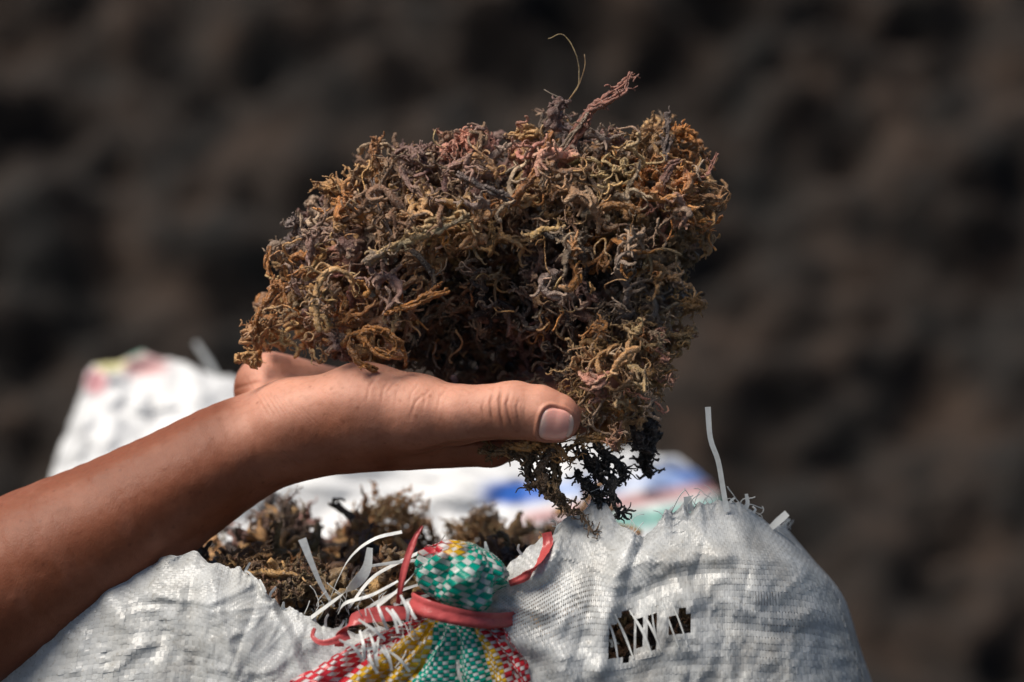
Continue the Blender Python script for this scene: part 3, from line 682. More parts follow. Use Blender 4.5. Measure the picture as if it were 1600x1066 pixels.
# strands hanging below the hand
for a, r, c, nb in (([(862, 690, -30), (846, 725, -24), (852, 760, -26), (880, 785, -30), (905, 806, -34), (925, 830, -38), (940, 846, -38)], [13, 15, 12, 9, 6, 4, 3], (0.10, 0.062, 0.034), 26),
                    ([(835, 700, -16), (826, 730, -14), (832, 760, -18)], [9, 10, 5], (0.085, 0.055, 0.032), 14), ([(872, 694, -20), (868, 730, -24), (872, 772, -28), (890, 796, -30)], [10, 10, 8, 5], (0.11, 0.07, 0.036), 14),
                    ([(905, 700, 0), (925, 728, 4), (950, 752, 8), (962, 786, 8), (978, 800, 4)], [9, 14, 14, 10, 5], PAL['black'], 30), ([(930, 690, 10), (955, 722, 14), (978, 742, 14), (966, 756, 10)], [8, 9, 8, 5], PAL['black'], 16),
                    ([(900, 735, 6), (930, 770, 10), (950, 790, 10)], [8, 9, 6], PAL['black'], 16),
                    ([(1000, 640, 70), (1018, 680, 76), (1012, 715, 80), (1016, 742, 80)], [12, 15, 13, 7], (0.035, 0.026, 0.022), 24), ([(985, 660, 60), (1000, 690, 66), (1010, 705, 70)], [10, 12, 8], (0.05, 0.036, 0.03), 14),
                    ([(790, 694, -22), (830, 698, -34), (868, 704, -40), (896, 716, -40), (908, 712, -36)], [6, 8, 8, 6, 3], (0.30, 0.15, 0.05), 14), ([(900, 690, -36), (935, 688, -28), (965, 684, -18), (958, 700, -20)], [5, 6, 5, 3], (0.34, 0.19, 0.07), 10),
                    ([(750, 704, 6), (790, 708, -16), (825, 712, -20)], [7, 8, 7], (0.17, 0.10, 0.045), 10)):
    strand('sprig', a, [x_ * 0.85 for x_ in r], cl, tuple(1.7 * x_ for x_ in c), nb=int(nb * 2.2), bl=22, wig=6)
for k in range(50):                              # pale mass below right, over the finger tips
    px, py = rng.uniform(895, 1050), rng.uniform(500, 695)
    if py > 635 and px > 995: continue
    e = KIND['curl'][rng.integers(16)] if k % 3 else KIND['hair'][rng.integers(12)]; d = unit(rng.normal(size=3) * np.array([1, .5, 1])); sc_ = rng.uniform(0.40, 0.66); roll = rng.uniform(0, 6)
    q = Q(px, py, rng.uniform(-50, 10)) - e[1].mean(0) @ rot_to(d, roll) * sc_
    if clear_of_hand(e[1], q, d, roll, sc_, -1): place_copy(e, cl, q, d, roll, sc_, pcol(rng.choice(['tan', 'cream', 'orange', 'brown', 'tan', 'grey', 'pink']), rng))
NO = len(OUT)
for k in range(52):
    i = rng.integers(0, NO); tq = rng.random(); a = OUT[i] * (1 - tq) + OUT[(i + 1) % NO] * tq
    if a[1] > 560 and a[0] < 930: continue
    gd = grad_dir(a[0], a[1]); d = unit(np.array([gd[0], rng.normal() * 0.5, -gd[1]]) + rng.normal(size=3) * 0.45); e = LIB[rng.integers(0, 44)]; sc_ = rng.uniform(0.34, 0.56); roll = rng.uniform(0, 6.28)
    q = Q(a[0], a[1], rng.uniform(40, 100)) - d * 36
    if float(outline(np.array(800 + q[0] / (1 + q[1] * S / D0)), np.array(533 - q[2] / (1 + q[1] * S / D0)))) < 9: continue
    if not clear_of_hand(e[1], q, d, roll, sc_): continue
    place_copy(e, cl, q, d, roll, sc_, pcol(zone_colour(a[0], a[1], rng), rng))
for k in range(26):                              # curls filling the crook behind the thumb tip
    px, py = rng.uniform(860, 945), rng.uniform(575, 650); e = KIND['curl'][rng.integers(16)]; d = unit(rng.normal(size=3)); sc_ = rng.uniform(0.26, 0.4); roll = rng.uniform(0, 6)
    q = Q(px, py, rng.uniform(-35, 45)) - e[1].mean(0) @ rot_to(d, roll) * sc_
    if clear_of_hand(e[1], q, d, roll, sc_, -3): place_copy(e, cl, q, d, roll, sc_, pcol(rng.choice(['tan', 'brown', 'orange', 'cream']), rng))
# the inside of the clump
vv, ff, cc = [], [], []; nb_ = 0; cnt = 0
while cnt < 1350:
    px, py = rng.uniform(390, 1125), rng.uniform(170, 690); o_ = float(outline(np.array(px), np.array(py)))
    if o_ < 14: continue
    f, bk = front_dd(np.array(px), np.array(py)); dd = rng.uniform(float(f) + 42, max(float(f) + 60, float(bk)))
    e = LOW[rng.integers(16)]; d = unit(rng.normal(size=3)); sc_ = rng.uniform(0.5, 0.95); roll = rng.uniform(0, 6.28); q = Q(px, py, dd) - d * 35 * sc_
    cnt += 1
    V0 = (e[0] * sc_) @ rot_to(d, roll) + q
    if sdf(V0[::4]).min() < -5: continue
    kq = 1 + V0[::5, 1] * S / D0
    if outline(800 + V0[::5, 0] / kq, 533 - V0[::5, 2] / kq).min() < -16: continue
    xx_ = 800 + V0[::5, 0] / kq
    if ((533 - V0[::5, 2] / kq > np.interp(xx_, HTX, HTY) + 5) & (xx_ < 870)).any(): continue
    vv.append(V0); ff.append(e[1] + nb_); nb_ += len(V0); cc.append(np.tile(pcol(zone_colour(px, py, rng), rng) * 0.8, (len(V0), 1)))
tv_, tf_, tc_ = [], [], []; tn = 0
for k in range(240):                             # fine threads caught in the surface
    px, py = rng.uniform(395, 1115), rng.uniform(180, 680)
    if float(outline(np.array(px), np.array(py))) < 6: continue
    f, bk = front_dd(np.array(px), np.array(py)); d = unit(rng.normal(size=3) * np.array([1, 0.5, 1])); P_ = walk(rng, Q(px, py, float(f) + rng.uniform(-22, 8)), d, rng.uniform(30, 85), 4.0, rng.uniform(0.05, 0.12))
    if sdf(P_).min() < 2: continue
    xx_ = 800 + P_[:, 0]; yy_ = 533 - P_[:, 2]
    if ((yy_ > np.interp(xx_, HTX, HTY) + 4) & (xx_ < 880)).any(): continue
    V_, Q_, T_ = tube(P_, rng.uniform(1.1, 2.2), 4); tv_.append(V_); tf_.append(tri_all(Q_, T_) + tn); tn += len(V_); tc_.append(np.tile(pcol(rng.choice(['cream', 'tan', 'tan', 'grey', 'orange']), rng), (len(V_), 1)))
qobj('fine_threads', np.concatenate(tv_), np.concatenate(tf_), M_fill, cl, c=np.concatenate(tc_), kind='stuff')
qobj('inner_tangle', np.concatenate(vv), np.concatenate(ff), M_fill, cl, c=np.concatenate(cc), kind='stuff')

# ------------------------------------------------------------------ woven sacks
def cr_weights(t):
    t2, t3 = t * t, t * t * t
    return np.stack([-0.5 * t3 + t2 - 0.5 * t, 1.5 * t3 - 2.5 * t2 + 1, -1.5 * t3 + 2 * t2 + 0.5 * t, 0.5 * t3 - 0.5 * t2], -1)
def grid_surface(G, closed):
    """G: (cols, rows, 3) control points -> smooth function of (u, v) in 0..1"""
    nc, nr_ = G.shape[:2]
    def f(u, v):
        u, v = np.broadcast_arrays(np.asarray(u, float), np.asarray(v, float))
        a = u * (nc if closed else nc - 1); i = np.floor(a).astype(int)
        if not closed: i = np.clip(i, 0, nc - 2)
        wu = cr_weights(a - i)
        b = v * (nr_ - 1); j = np.clip(np.floor(b).astype(int), 0, nr_ - 2); wv = cr_weights(b - j)
        r = 0
        for m in range(4):
            im = (i + m - 1) % nc if closed else np.clip(i + m - 1, 0, nc - 1)
            for k in range(4):
                r = r + (wu[..., m] * wv[..., k])[..., None] * G[im, np.clip(j + k - 1, 0, nr_ - 1)]
        return r
    return f
def weave(Sf, us, vs_, cu, cv, wid, amp, skip_u=None, skip_v=None, closed=False, weft=1.0):
    """real over-and-under tapes: us, vs_ are the tape positions; cu/cv their colours; wid(u, v) the share of the pitch a tape fills"""
    nu, nv = len(us), len(vs_)
    U, Vv = np.meshgrid(us, vs_, indexing='ij'); du = np.gradient(us).mean(); dv = np.gradient(vs_).mean(); e = 0.5
    Pu = Sf(U + du * e, Vv) - Sf(U - du * e, Vv); Pv = Sf(U, np.clip(Vv + dv * e, 0, 1)) - Sf(U, np.clip(Vv - dv * e, 0, 1))
    Nn = np.cross(Pu, Pv); Nn /= np.maximum(np.linalg.norm(Nn, axis=-1, keepdims=True), 1e-9)
    I, J = np.meshgrid(np.arange(nu), np.arange(nv), indexing='ij'); sg = np.where((I + J) % 2 == 0, 1.0, -1.0)[..., None]
    Wd = wid(U, Vv); P0 = Sf(U, Vv)
    jit = rng.normal(size=(nu, nv, 1)) * 0.10 * amp
    E_ = 0.36; vs__, fs, cs_ = [], [], []
    def tape(Pw, Pl, sgn, colour, along, skip, wrap, Wd):
        # Pw: across the tape, Pl: along it
        rows_ = []
        for el in (-E_, E_):
            c_ = P0 + Pl * el
            rows_.append(np.stack([c_ - Pw * (Wd * 0.5)[..., None] + Nn * (sgn * amp + jit), c_ + Pw * (Wd * 0.5)[..., None] + Nn * (sgn * amp - jit)], 2))
        A = np.stack(rows_, 2)                       # nu, nv, 2 along, 2 across, 3
        if along == 1: A = A.reshape(nu, nv * 2, 2, 3)
        else: A = A.transpose(1, 0, 2, 3, 4).reshape(nv, nu * 2, 2, 3)
        C = np.repeat(colour if along == 1 else colour.transpose(1, 0, 2), 2, axis=1)
        ids = np.arange(A.shape[0] * A.shape[1] * 2).reshape(A.shape[0], A.shape[1], 2)
        sk = None if skip is None else np.repeat(skip if along == 1 else skip.T, 2, axis=1)
        if wrap: ids = np.concatenate([ids, ids[:, :1]], 1); sk = None if sk is None else np.concatenate([sk, sk[:, :1]], 1)
        q = np.stack([ids[:, :-1, 0], ids[:, :-1, 1], ids[:, 1:, 1], ids[:, 1:, 0]], -1)
        q = q.reshape(-1, 4) if sk is None else q[~sk[:, :-1]]
        n0 = sum(len(v_) for v_ in vs__)
        vs__.append(A.reshape(-1, 3)); fs.append(q + n0); cs_.append(np.repeat(C.reshape(-1, 3), 2, 0))
    tape(Pu, Pv, sg, cu(U, Vv), 1, None if skip_u is None else skip_u(U, Vv), False, Wd)
    tape(Pv, Pu, -sg, cv(U, Vv), 0, None if skip_v is None else skip_v(U, Vv), closed, Wd * weft)
    return np.concatenate(vs__), np.concatenate(fs), np.concatenate(cs_)
WHITE = np.array((0.70, 0.715, 0.72)); GREEN = np.array((0.0, 0.36, 0.27)); YELLOW = np.array((0.76, 0.46, 0.02)); RED = np.array((0.66, 0.035, 0.055))

FLOOR_QZ = -0.80 / S / math.cos(TH)
# columns around the mouth: rim point, then points down the outside (reference x, y, depth)
COLS = [[(-170, 960, 330), (-230, 1050, 320), (-270, 1200, 310)], [(40, 905, 160), (-10, 1000, 90), (-40, 1160, 60)], [(190, 872, 60), (170, 960, -20), (150, 1130, -50)],
        [(312, 866, 5), (300, 950, -60), (290, 1120, -95)], [(378, 892, -30), (370, 975, -85), (365, 1120, -115)], [(440, 940, -52), (430, 1010, -98), (430, 1130, -125)],
        [(492, 965, -62), (495, 1025, -102), (498, 1140, -130)], [(565, 982, -66), (565, 1035, -104), (570, 1145, -132)], [(650, 975, -66), (645, 1030, -105), (645, 1145, -133)],
        [(735, 935, -60), (720, 1010, -104), (715, 1140, -133)], [(795, 886, -40), (785, 985, -102), (780, 1135, -132)], [(868, 828, -10), (850, 955, -96), (845, 1130, -130)],
        [(932, 782, 14), (915, 925, -90), (905, 1120, -128)], [(990, 832, -24), (975, 925, -92), (968, 1115, -128)], [(1045, 805, -10), (1040, 900, -88), (1035, 1110, -126)],
        [(1095, 786, 10), (1110, 890, -78), (1110, 1105, -120)], [(1152, 792, 60), (1180, 890, -50), (1190, 1105, -105)], [(1212, 822, 130), (1262, 900, 40), (1285, 1110, -50)],
        [(1225, 830, 260), (1318, 935, 210), (1368, 1110, 160)], [(1160, 845, 420), (1260, 920, 440), (1330, 1090, 440)], [(960, 880, 600), (990, 920, 660), (1010, 1060, 700)],
        [(600, 890, 680), (600, 930, 740), (600, 1060, 780)], [(250, 890, 620), (220, 930, 680), (200, 1070, 720)], [(-40, 880, 500), (-100, 940, 520), (-140, 1110, 540)]]
G = []
for c in COLS:
    q = [Q(*p) for p in c]; w3 = W(q[2])
    mid_ = Winv(np.array([w3[0] * 1.05, w3[1] * 1.0 - 0.01, 0.36])); low = Winv(np.array([w3[0] * 0.98, w3[1], 0.06])); 
    G.append([q[0], q[1], q[2], mid_, low])
G = np.array(G); NC = len(COLS)
Gtop = np.stack([G[:, 0], G[:, 0] * 0.5 + G[:, 1] * 0.5 + np.array([0, -8, 4]), G[:, 1], G[:, 1] * 0.5 + G[:, 2] * 0.5 + np.array([0, -6, 0]), G[:, 2]], 1)
top0 = grid_surface(Gtop, True)
KN = Q(700, 955, -110)
FOLDS = [([(985, 845), (962, 900), (948, 960), (938, 1040)], 16, 26), ([(1000, 930), (1045, 905), (1095, 892)], 24, -26), ([(1010, 870), (1070, 880), (1130, 868)], 16, 14), ([(935, 800), (900, 880), (830, 930)], 20, -16),
         ([(400, 895), (450, 990), (480, 1080)], 9, 12), ([(432, 930), (470, 1000), (505, 1090)], 8, -12), ([(330, 875), (345, 960), (380, 1080)], 10, 12), ([(300, 900), (300, 1000), (310, 1090)], 12, -10), ([(230, 930), (330, 940), (390, 915)], 9, 10),
         ([(1150, 810), (1180, 900), (1200, 1000)], 18, 12), ([(1090, 960), (1200, 985), (1310, 990)], 14, -9), ([(810, 905), (860, 960), (900, 1060)], 14, 10), ([(870, 850), (850, 900), (805, 930)], 9, 10)]
def sack_top(u, v):
    u, v = np.broadcast_arrays(np.asarray(u, float), np.asarray(v, float))
    p = top0(u % 1.0, np.clip(v, 0, 1))
    d = p - KN; r = np.hypot(d[..., 0], d[..., 2]); an = np.arctan2(d[..., 2], d[..., 0])
    w_ = 9 * np.sin(an * 17 + 0.01 * r + 2 * vnoise(np.stack([an * 2, r / 90, 0 * r], -1), 4)) * np.exp(-((r - 110) / 120) ** 2)      # pleats running to the tie
    w_ = w_ + 10 * fbm(p / 110, 2, 12) + 2.2 * fbm(p / 30, 2, 15)
    w_ = w_ + 20 * fbm(np.stack([p[..., 0] / 60 + p[..., 2] / 90, p[..., 2] / 220, 0 * r], -1), 2, 44)
    k_ = 1 + p[..., 1] * S / D0; X_ = 800 + p[..., 0] / k_; Y_ = 533 - p[..., 2] / k_; fr_ = (p[..., 1] < 120)
    for pl_, wd_, am_ in FOLDS:
        best = np.full(X_.shape, 1e9)
        for (xa, ya), (xb, yb) in zip(pl_[:-1], pl_[1:]):
            t_ = np.clip(((X_ - xa) * (xb - xa) + (Y_ - ya) * (yb - ya)) / ((xb - xa) ** 2 + (yb - ya) ** 2), 0, 1); best = np.minimum(best, np.hypot(X_ - xa - t_ * (xb - xa), Y_ - ya - t_ * (yb - ya)))
        w_ = w_ + am_ * np.exp(-(best / wd_) ** 2) * fr_
    wx = X_ + 30 * vnoise(np.stack([X_ / 80, Y_ / 80, 0 * X_], -1), 101); wy = Y_ + 30 * vnoise(np.stack([X_ / 80, Y_ / 80, 0 * X_ + 5], -1), 102)
    w_ = w_ + (10 * (1 - np.abs(vnoise(np.stack([wx / 75, wy / 55, 0 * X_], -1), 103))) + 7 * (1 - np.abs(vnoise(np.stack([wx / 38, wy / 30, 0 * X_], -1), 104))) + 4 * (1 - np.abs(vnoise(np.stack([wx / 19, wy / 17, 0 * X_], -1), 105)))) * fr_
    w_ = w_ + 7 * np.abs(fbm(np.stack([X_ / 34 + Y_ / 120, Y_ / 110, 0 * X_], -1), 2, 19)) * fr_
    rim = 1 - sstep(0, 0.25, v)
    out = p.copy(); out[..., 1] = out[..., 1] - w_ * (0.55 + 0.3 * rim)
    out[..., 2] = out[..., 2] + rim * 9 * fbm(np.stack([u * 90, 0 * u, 0 * u], -1), 3, 6)
    return out
sack = thing('woven_sack', W(Q(600, 900, 250)) * np.array([1, 1, 0]), 'open white woven plastic sack of seaweed with a red-tied green checked knot', 'sack')
NU, NVt = 450, 44
us = (np.arange(NU) + 0.5) / NU; vs2 = (np.arange(NVt) + 0.5) / NVt * 0.99
def uv_px(u, v):
    p = top0(u, v); k_ = 1 + p[..., 1] * S / D0; return 800 + p[..., 0] / k_, 533 - p[..., 2] / k_
def torn(u, v):
    x, y = uv_px(u, v); t = (x - 950) / 130.0; yc = 1000 - 32 * t
    return (t > 0) & (t < 1) & (np.abs(y - yc) < (36 + 9 * np.sin(x / 7.0)) * (1 - 0.6 * t)) & (p_front(u))
def torn2(u, v):
    x, y = uv_px(u, v); return (((np.abs(x - 1195) < 22) & (np.abs(y - 932) < 10)) | ((np.abs(x - 1300) < 60) & (np.abs(y - 1046) < 7) & (vnoise(np.stack([x / 9, y / 9, 0 * x], -1), 3) > 0))) & p_front(u)
def p_front(u): return (u > 0.0) & (u < 0.78)
def wid_sack(u, v):
    n_ = fbm(np.stack([u * 40, v * 6, 0 * u], -1), 3, 18); x, y = uv_px(u, v)
    loose = np.exp(-(((x - 870) / 85) ** 2 + ((y - 955) / 60) ** 2)) + 0.6 * np.exp(-(((x - 1180) / 80) ** 2 + ((y - 960) / 70) ** 2))
    return np.clip(1.0 - 0.48 * loose + 0.12 * n_, 0.5, 1.05)
def white_u(u, v): return WHITE * (1 + 0.10 * vnoise(np.stack([u * NU * 0.9, 0 * u, 0 * u], -1), 2))[..., None]
def white_v(u, v): return WHITE * (1 + 0.10 * vnoise(np.stack([v * NVt * 0.9, 0 * u + 9, 0 * u], -1), 2))[..., None]
def skipu(u, v): return torn(u, v) & (vnoise(np.stack([np.floor(u * NU) * 0.43, 0 * u, 0 * u], -1), 37) > -0.25)
Vw, Fw_, Cw = weave(sack_top, us, vs2, white_u, white_v, wid_sack, 0.2, skip_u=skipu, skip_v=lambda u, v: torn(u, v) | torn2(u, v), closed=True)
qobj('woven_cloth', Vw, Fw_, M_tape, sack, c=np.clip(Cw, 0, 0.85), kind='stuff')
# the body of the sack below the picture
Gb = np.stack([G[:, 2], G[:, 3], G[:, 4]], 1)
Gb = np.concatenate([Gb, (Gb[:, 2:3] * 0.9 + Gb[:, 2].mean(0) * 0.1) + 0], 1)
body = grid_surface(Gb, True); bu, bv = np.meshgrid(np.arange(160) / 160, np.linspace(0, 1, 50), indexing='ij')
VB = body(bu, bv); VB[..., 1] += np.where(bv < 0.03, 0, 14 * fbm(VB / 90, 3, 50)) * sstep(0, 0.15, bv)
WB = W(VB.reshape(-1, 3)); WB[:, 2] = np.maximum(WB[:, 2], 0.004); VB = Winv(WB)
ib = np.arange(160 * 50).reshape(160, 50); ib2 = np.concatenate([ib, ib[:1]], 0)
FB = np.stack([ib2[:-1, :-1], ib2[1:, :-1], ib2[1:, 1:], ib2[:-1, 1:]], -1).reshape(-1, 4)
qobj('sack_body', VB, FB, M_tape, sack, c=np.tile(WHITE, (len(VB), 1)))

# coloured gathered cloth below the tie
FAN = [[(655, 964, -112), (560, 1002, -124), (440, 1072, -135), (300, 1150, -118)], [(668, 968, -122), (612, 1022, -140), (545, 1090, -150), (450, 1220, -125)], [(690, 972, -128), (668, 1038, -148), (635, 1105, -156), (590, 1260, -128)],
       [(715, 975, -128), (722, 1038, -148), (724, 1112, -156), (720, 1270, -128)], [(740, 974, -122), (768, 1024, -140), (788, 1092, -150), (812, 1260, -125)], [(764, 968, -112), (802, 1004, -124), (834, 1072, -136), (885, 1210, -118)]]
fan0 = grid_surface(np.array([[Q(*p) for p in c] for c in FAN]), False)
def fan(u, v):
    u, v = np.broadcast_arrays(np.asarray(u, float), np.asarray(v, float)); p = fan0(np.clip(u, 0, 1), np.clip(v, 0, 1)).copy()
    ph = u * 2 * math.pi * 3.4 + 0.9 * np.sin(3 * v) + 1.9 * vnoise(np.stack([u * 5, v * 3, 0 * u], -1), 66); pl = np.abs(np.sin(ph)) ** 0.7
    p[..., 1] += 9 * fbm(np.stack([p[..., 0] / 40, p[..., 2] / 40, 0 * u], -1), 3, 62) + (23 * (0.35 + np.minimum(1, v * 2.2)) * (1 - 0.5 * v)) * (0.5 - pl); p[..., 0] += 7 * np.sin(ph * 2 + 1) * (1 - v) + 3 * fbm(p / 30, 2, 61)
    return p
FU, FV = 46, 30
fu = (np.arange(FU) + 0.5) / FU; fv = (np.arange(FV) + 0.5) / FV
def fan_col(u, v):
    k = u + 0.0; c = np.empty(u.shape + (3,))
    c[:] = GREEN
    c[(k < 0.37)] = YELLOW; c[(k < 0.16)] = RED; c[(k > 0.73)] = YELLOW; c[(k > 0.84)] = RED
    return c * (1 + 0.15 * vnoise(np.stack([u * 60, v * 20, 0 * u], -1), 3))[..., None]
def white_f(u, v): return np.broadcast_to(WHITE, u.shape + (3,)) * (1 + 0.06 * vnoise(np.stack([v * 50, 0 * u, 0 * u], -1), 5))[..., None]
def fan_skipv(u, v): return (u > 0.17) & (u < 0.37) & (v < 0.42) & (vnoise(np.stack([u * 25, v * 40, 0 * u], -1), 7) > 0.0)
Vf, Ff, Cf = weave(fan, fu, fv, fan_col, white_f, lambda u, v: 1.03 + 0 * u, 0.8, skip_v=fan_skipv, weft=0.72)
qobj('gathered_cloth', Vf, Ff, M_tape, sack, c=np.clip(Cf, 0, 0.85), label='green, yellow and red checked woven cloth gathered below the tie', kind='stuff')
# the knob of cloth above the tie
kc = Q(722, 899, -112); kax = unit(np.array([0.42, -0.10, 0.9])); kx = unit(np.cross(kax, [0, 1, 0.0])); ky = np.cross(kax, kx)
def knob(u, v):
    u, v = np.broadcast_arrays(np.asarray(u, float), np.asarray(v, float))
    ph = u * 2 * math.pi + 1.1 * v; la = (-0.42 + 0.90 * v) * math.pi
    prof = np.maximum(np.cos(la), 0.0) ** 0.8; prof = np.maximum(prof, 0.36 * (v < 0.3)) 
    fold = 1 + 0.14 * np.sin(3 * ph + 5 * v) + 0.10 * np.sin(7 * ph - 6 * v) + 0.05 * np.sin(12 * ph + 9 * v) + 0.15 * fbm(np.stack([np.cos(ph) * 2, np.sin(ph) * 2, v * 4], -1), 3, 71)
    fold = fold - 0.48 * np.exp(-((np.sin((ph - 4.2 - 1.6 * v) / 2)) / 0.13) ** 2) - 0.32 * np.exp(-((np.sin((ph - 5.5 + 1.4 * v) / 2)) / 0.10) ** 2)
    r_ = prof * fold * (1 + 0.16 * np.cos(ph - 0.6 - 2.0 * v))
    return kc + (r_ * np.cos(ph))[..., None] * kx * 60 + (r_ * np.sin(ph))[..., None] * ky * 52 + (np.sin(la) * 50)[..., None] * kax
KU, KV = 30, 15
ku = (np.arange(KU) + 0.5) / KU; kv = (np.arange(KV) + 0.5) / KV
def knob_col(u, v):
    c = np.empty(u.shape + (3,)); c[:] = GREEN * 1.12; kq = knob(u, v); k_ = 1 + kq[..., 1] * S / D0
    x = 800 + kq[..., 0] / k_; y = 533 - kq[..., 2] / k_
    m = (y < 868) & (x < 733); c[m] = YELLOW; c[m & (x < 700)] = RED
    return c
Vk, Fk, Ck = weave(knob, ku, kv, knob_col, white_f, lambda u, v: 1.03 + 0 * u, 0.7, closed=True, weft=0.85)
qobj('knot', Vk, Fk, M_tape, sack, c=np.clip(Ck, 0, 0.85), label='round green and white checked knob of twisted cloth', kind='stuff')

# ribbons: flat strips with a real thickness
def ribbon(name, pts, width, parent, mat, up=None, thick=0.8, cross=5, crinkle=1.2, step=5.0, curl=0.0):
    P = catmull(Qa(pts), step); n = len(P); T = np.gradient(P, axis=0); T /= np.linalg.norm(T, axis=1, keepdims=True)
    wd = np.interp(np.linspace(0, 1, n), np.linspace(0, 1, len(width)), width)
    if up is None: up = [(0.2, 0.9, 0.4)]
    upv = np.stack([np.interp(np.linspace(0, 1, n), np.linspace(0, 1, len(up)), [u_[k] for u_ in up]) for k in range(3)], 1)
    B = upv - T * (upv * T).sum(1, keepdims=True); B /= np.maximum(np.linalg.norm(B, axis=1, keepdims=True), 1e-6); Nn = np.cross(T, B)
    s_ = np.linspace(-0.5, 0.5, cross); off = crinkle * rng.uniform(-1, 1, (1, cross)) + 0.4 * crinkle * rng.uniform(-1, 1, (n, cross)) + curl * (s_[None] ** 2) * wd[:, None]
    A = P[:, None] + B[:, None] * (s_[None] * wd[:, None])[..., None] + Nn[:, None] * off[..., None]
    Vt = np.concatenate([(A + Nn[:, None] * thick / 2).reshape(-1, 3), (A - Nn[:, None] * thick / 2).reshape(-1, 3)])
    i_ = np.arange(n * cross).reshape(n, cross); f1 = np.stack([i_[:-1, :-1], i_[1:, :-1], i_[1:, 1:], i_[:-1, 1:]], -1).reshape(-1, 4); f2 = f1[:, ::-1] + n * cross
    loop = np.concatenate([i_[:, 0], i_[-1, 1:], i_[-2::-1, -1], i_[0, -2:0:-1]]); l2 = np.roll(loop, -1); m3 = len(loop); b3 = 2 * n * cross; Vt = np.concatenate([Vt, Vt[loop], Vt[loop + n * cross]]); r3 = np.arange(m3); f3 = np.stack([np.roll(r3, -1), r3, r3 + m3, np.roll(r3, -1) + m3], -1) + b3
    return qobj(name, Vt, np.concatenate([f1, f2, f3]), mat, parent)
gu_, gv_ = np.meshgrid(np.linspace(0.1, 0.78, 500), np.linspace(0, 0.99, 120), indexing='ij'); gq_ = sack_top(gu_, gv_); gk_ = 1 + gq_[..., 1] * S / D0; gX_ = 800 + gq_[..., 0] / gk_; gY_ = 533 - gq_[..., 2] / gk_
def cloth_dd(px, py): return float(gq_.reshape(-1, 3)[((gX_ - px) ** 2 + (gY_ - py) ** 2).argmin()][1])
# red strip tied round the neck, its loop and its loose ends
ribbon('tie_strip', [(700, 945, -60), (650, 938, -92), (642, 940, -128), (668, 952, -160), (715, 964, -166), (760, 970, -146), (800, 968, -104), (812, 962, -84)], [22, 26, 28, 27, 25, 24, 22], sack, M_red, up=[(0.1, 0, 1), (0.25, 0, 1), (0.15, 0, 1), (0, 0, 1)], crinkle=2.0, cross=8)
ribbon('tie_strip', [(660, 960, -116), (630, 958, -140), (590, 960, -146), (552, 968, -142), (532, 992, -132), (530, 1010, -128)], [16, 20, 24, 22, 18, 14], sack, M_red, up=[(0, 0.5, 1), (0.2, 0.2, 1), (0.9, 0, 0.4)], crinkle=2.0, cross=6)
ribbon('tie_strip', [(545, 992, -136), (520, 1002, -142), (500, 1004, -142), (488, 994, -136), (492, 982, -130)], [14, 12, 9, 7, 5], sack, M_red, up=[(0, 0.3, 1), (0.6, 0, 0.8), (1, 0, 0)], crinkle=1.4)
ribbon('tie_strip', [(622, 944, -118), (626, 918, -126), (634, 880, -124), (648, 842, -116), (660, 822, -110)], [7, 9, 11, 10, 4], sack, M_red, up=[(1, 0.2, 0), (1, -0.4, 0.2), (1, 0.2, 0.3)], crinkle=1.6)
ribbon('tie_strip', [(x_, y_, cloth_dd(x_, y_) - o_) for x_, y_, o_ in ((796, 912, 3), (822, 900, 9), (844, 876, 12), (856, 850, 14), (854, 832, 18))], [10, 14, 17, 17, 15], sack, M_red, up=[(0.3, 0, 1), (0.8, 0, 0.7), (1, 0, 0)], crinkle=2.2, cross=6)
# frayed white tapes
def fib(pts, width, up=None, **k): ribbon('loose_fibre', pts, width, sack, M_white, up, thick=0.4, cross=3, crinkle=0.5, **k)
fib([(522, 948, -70), (502, 915, -80), (486, 878, -84), (472, 842, -84)], [4, 6, 9, 13], [(1, 0.2, 0)])
fib([(510, 950, -70), (528, 905, -70), (550, 868, -66), (585, 842, -60), (628, 831, -56)], [3, 4, 5, 6, 6], [(0.3, 0.6, 0.7)])
fib([(486, 965, -76), (520, 940, -84), (552, 915, -84), (572, 890, -80), (578, 856, -74)], [9, 15, 20, 16, 9], [(0.5, 0.3, 0.8), (1, 0.2, 0.2)])
fib([(545, 950, -70), (580, 905, -50), (625, 878, -40), (690, 848, -30)], [5, 6, 6, 5], [(0.2, 0.5, 0.8)])
fib([(590, 948, -100), (630, 915, -100), (665, 875, -96), (696, 836, -90)], [9, 9, 8, 7], [(0.6, 0.3, 0.7)])
fib([(560, 960, -92), (600, 935, -80), (640, 918, -66), (690, 905, -50)], [5, 5, 4, 4], [(0.2, 0.5, 0.8)])
fib([(528, 958, -84), (540, 942, -96), (580, 930, -96), (622, 908, -86)], [8, 6, 5, 4], [(0.2, 0.5, 0.8)])
fib([(576, 885, -60), (610, 880, -52), (650, 876, -46), (690, 880, -46)], [4, 5, 5, 4], [(0.1, 0.5, 0.9)])
fib([(615, 945, -100), (650, 935, -94), (690, 925, -84)], [6, 6, 5], [(0.1, 0.5, 0.9)])
fib([(1136, 800, 0), (1130, 765, -2), (1122, 720, -4), (1110, 685, -6), (1106, 636, -8)], [8, 8, 8, 8, 9], [(1, 0, 0)], step=8)
fib([(1078, 800, 0), (1076, 790, -4), (1074, 776, -6)], [14, 13, 12], [(1, 0, 0)])
fib([(1196, 832, 90), (1210, 820, 84), (1230, 802, 80)], [14, 13, 12], [(0.5, 0, 0.8)])
fib([(1160, 800, 50), (1168, 788, 46), (1166, 772, 44)], [9, 7, 5], [(1, 0, 0)])
fib([(762, 872, -90), (760, 858, -92), (758, 846, -92)], [9, 7, 3], [(1, 0.1, 0)])
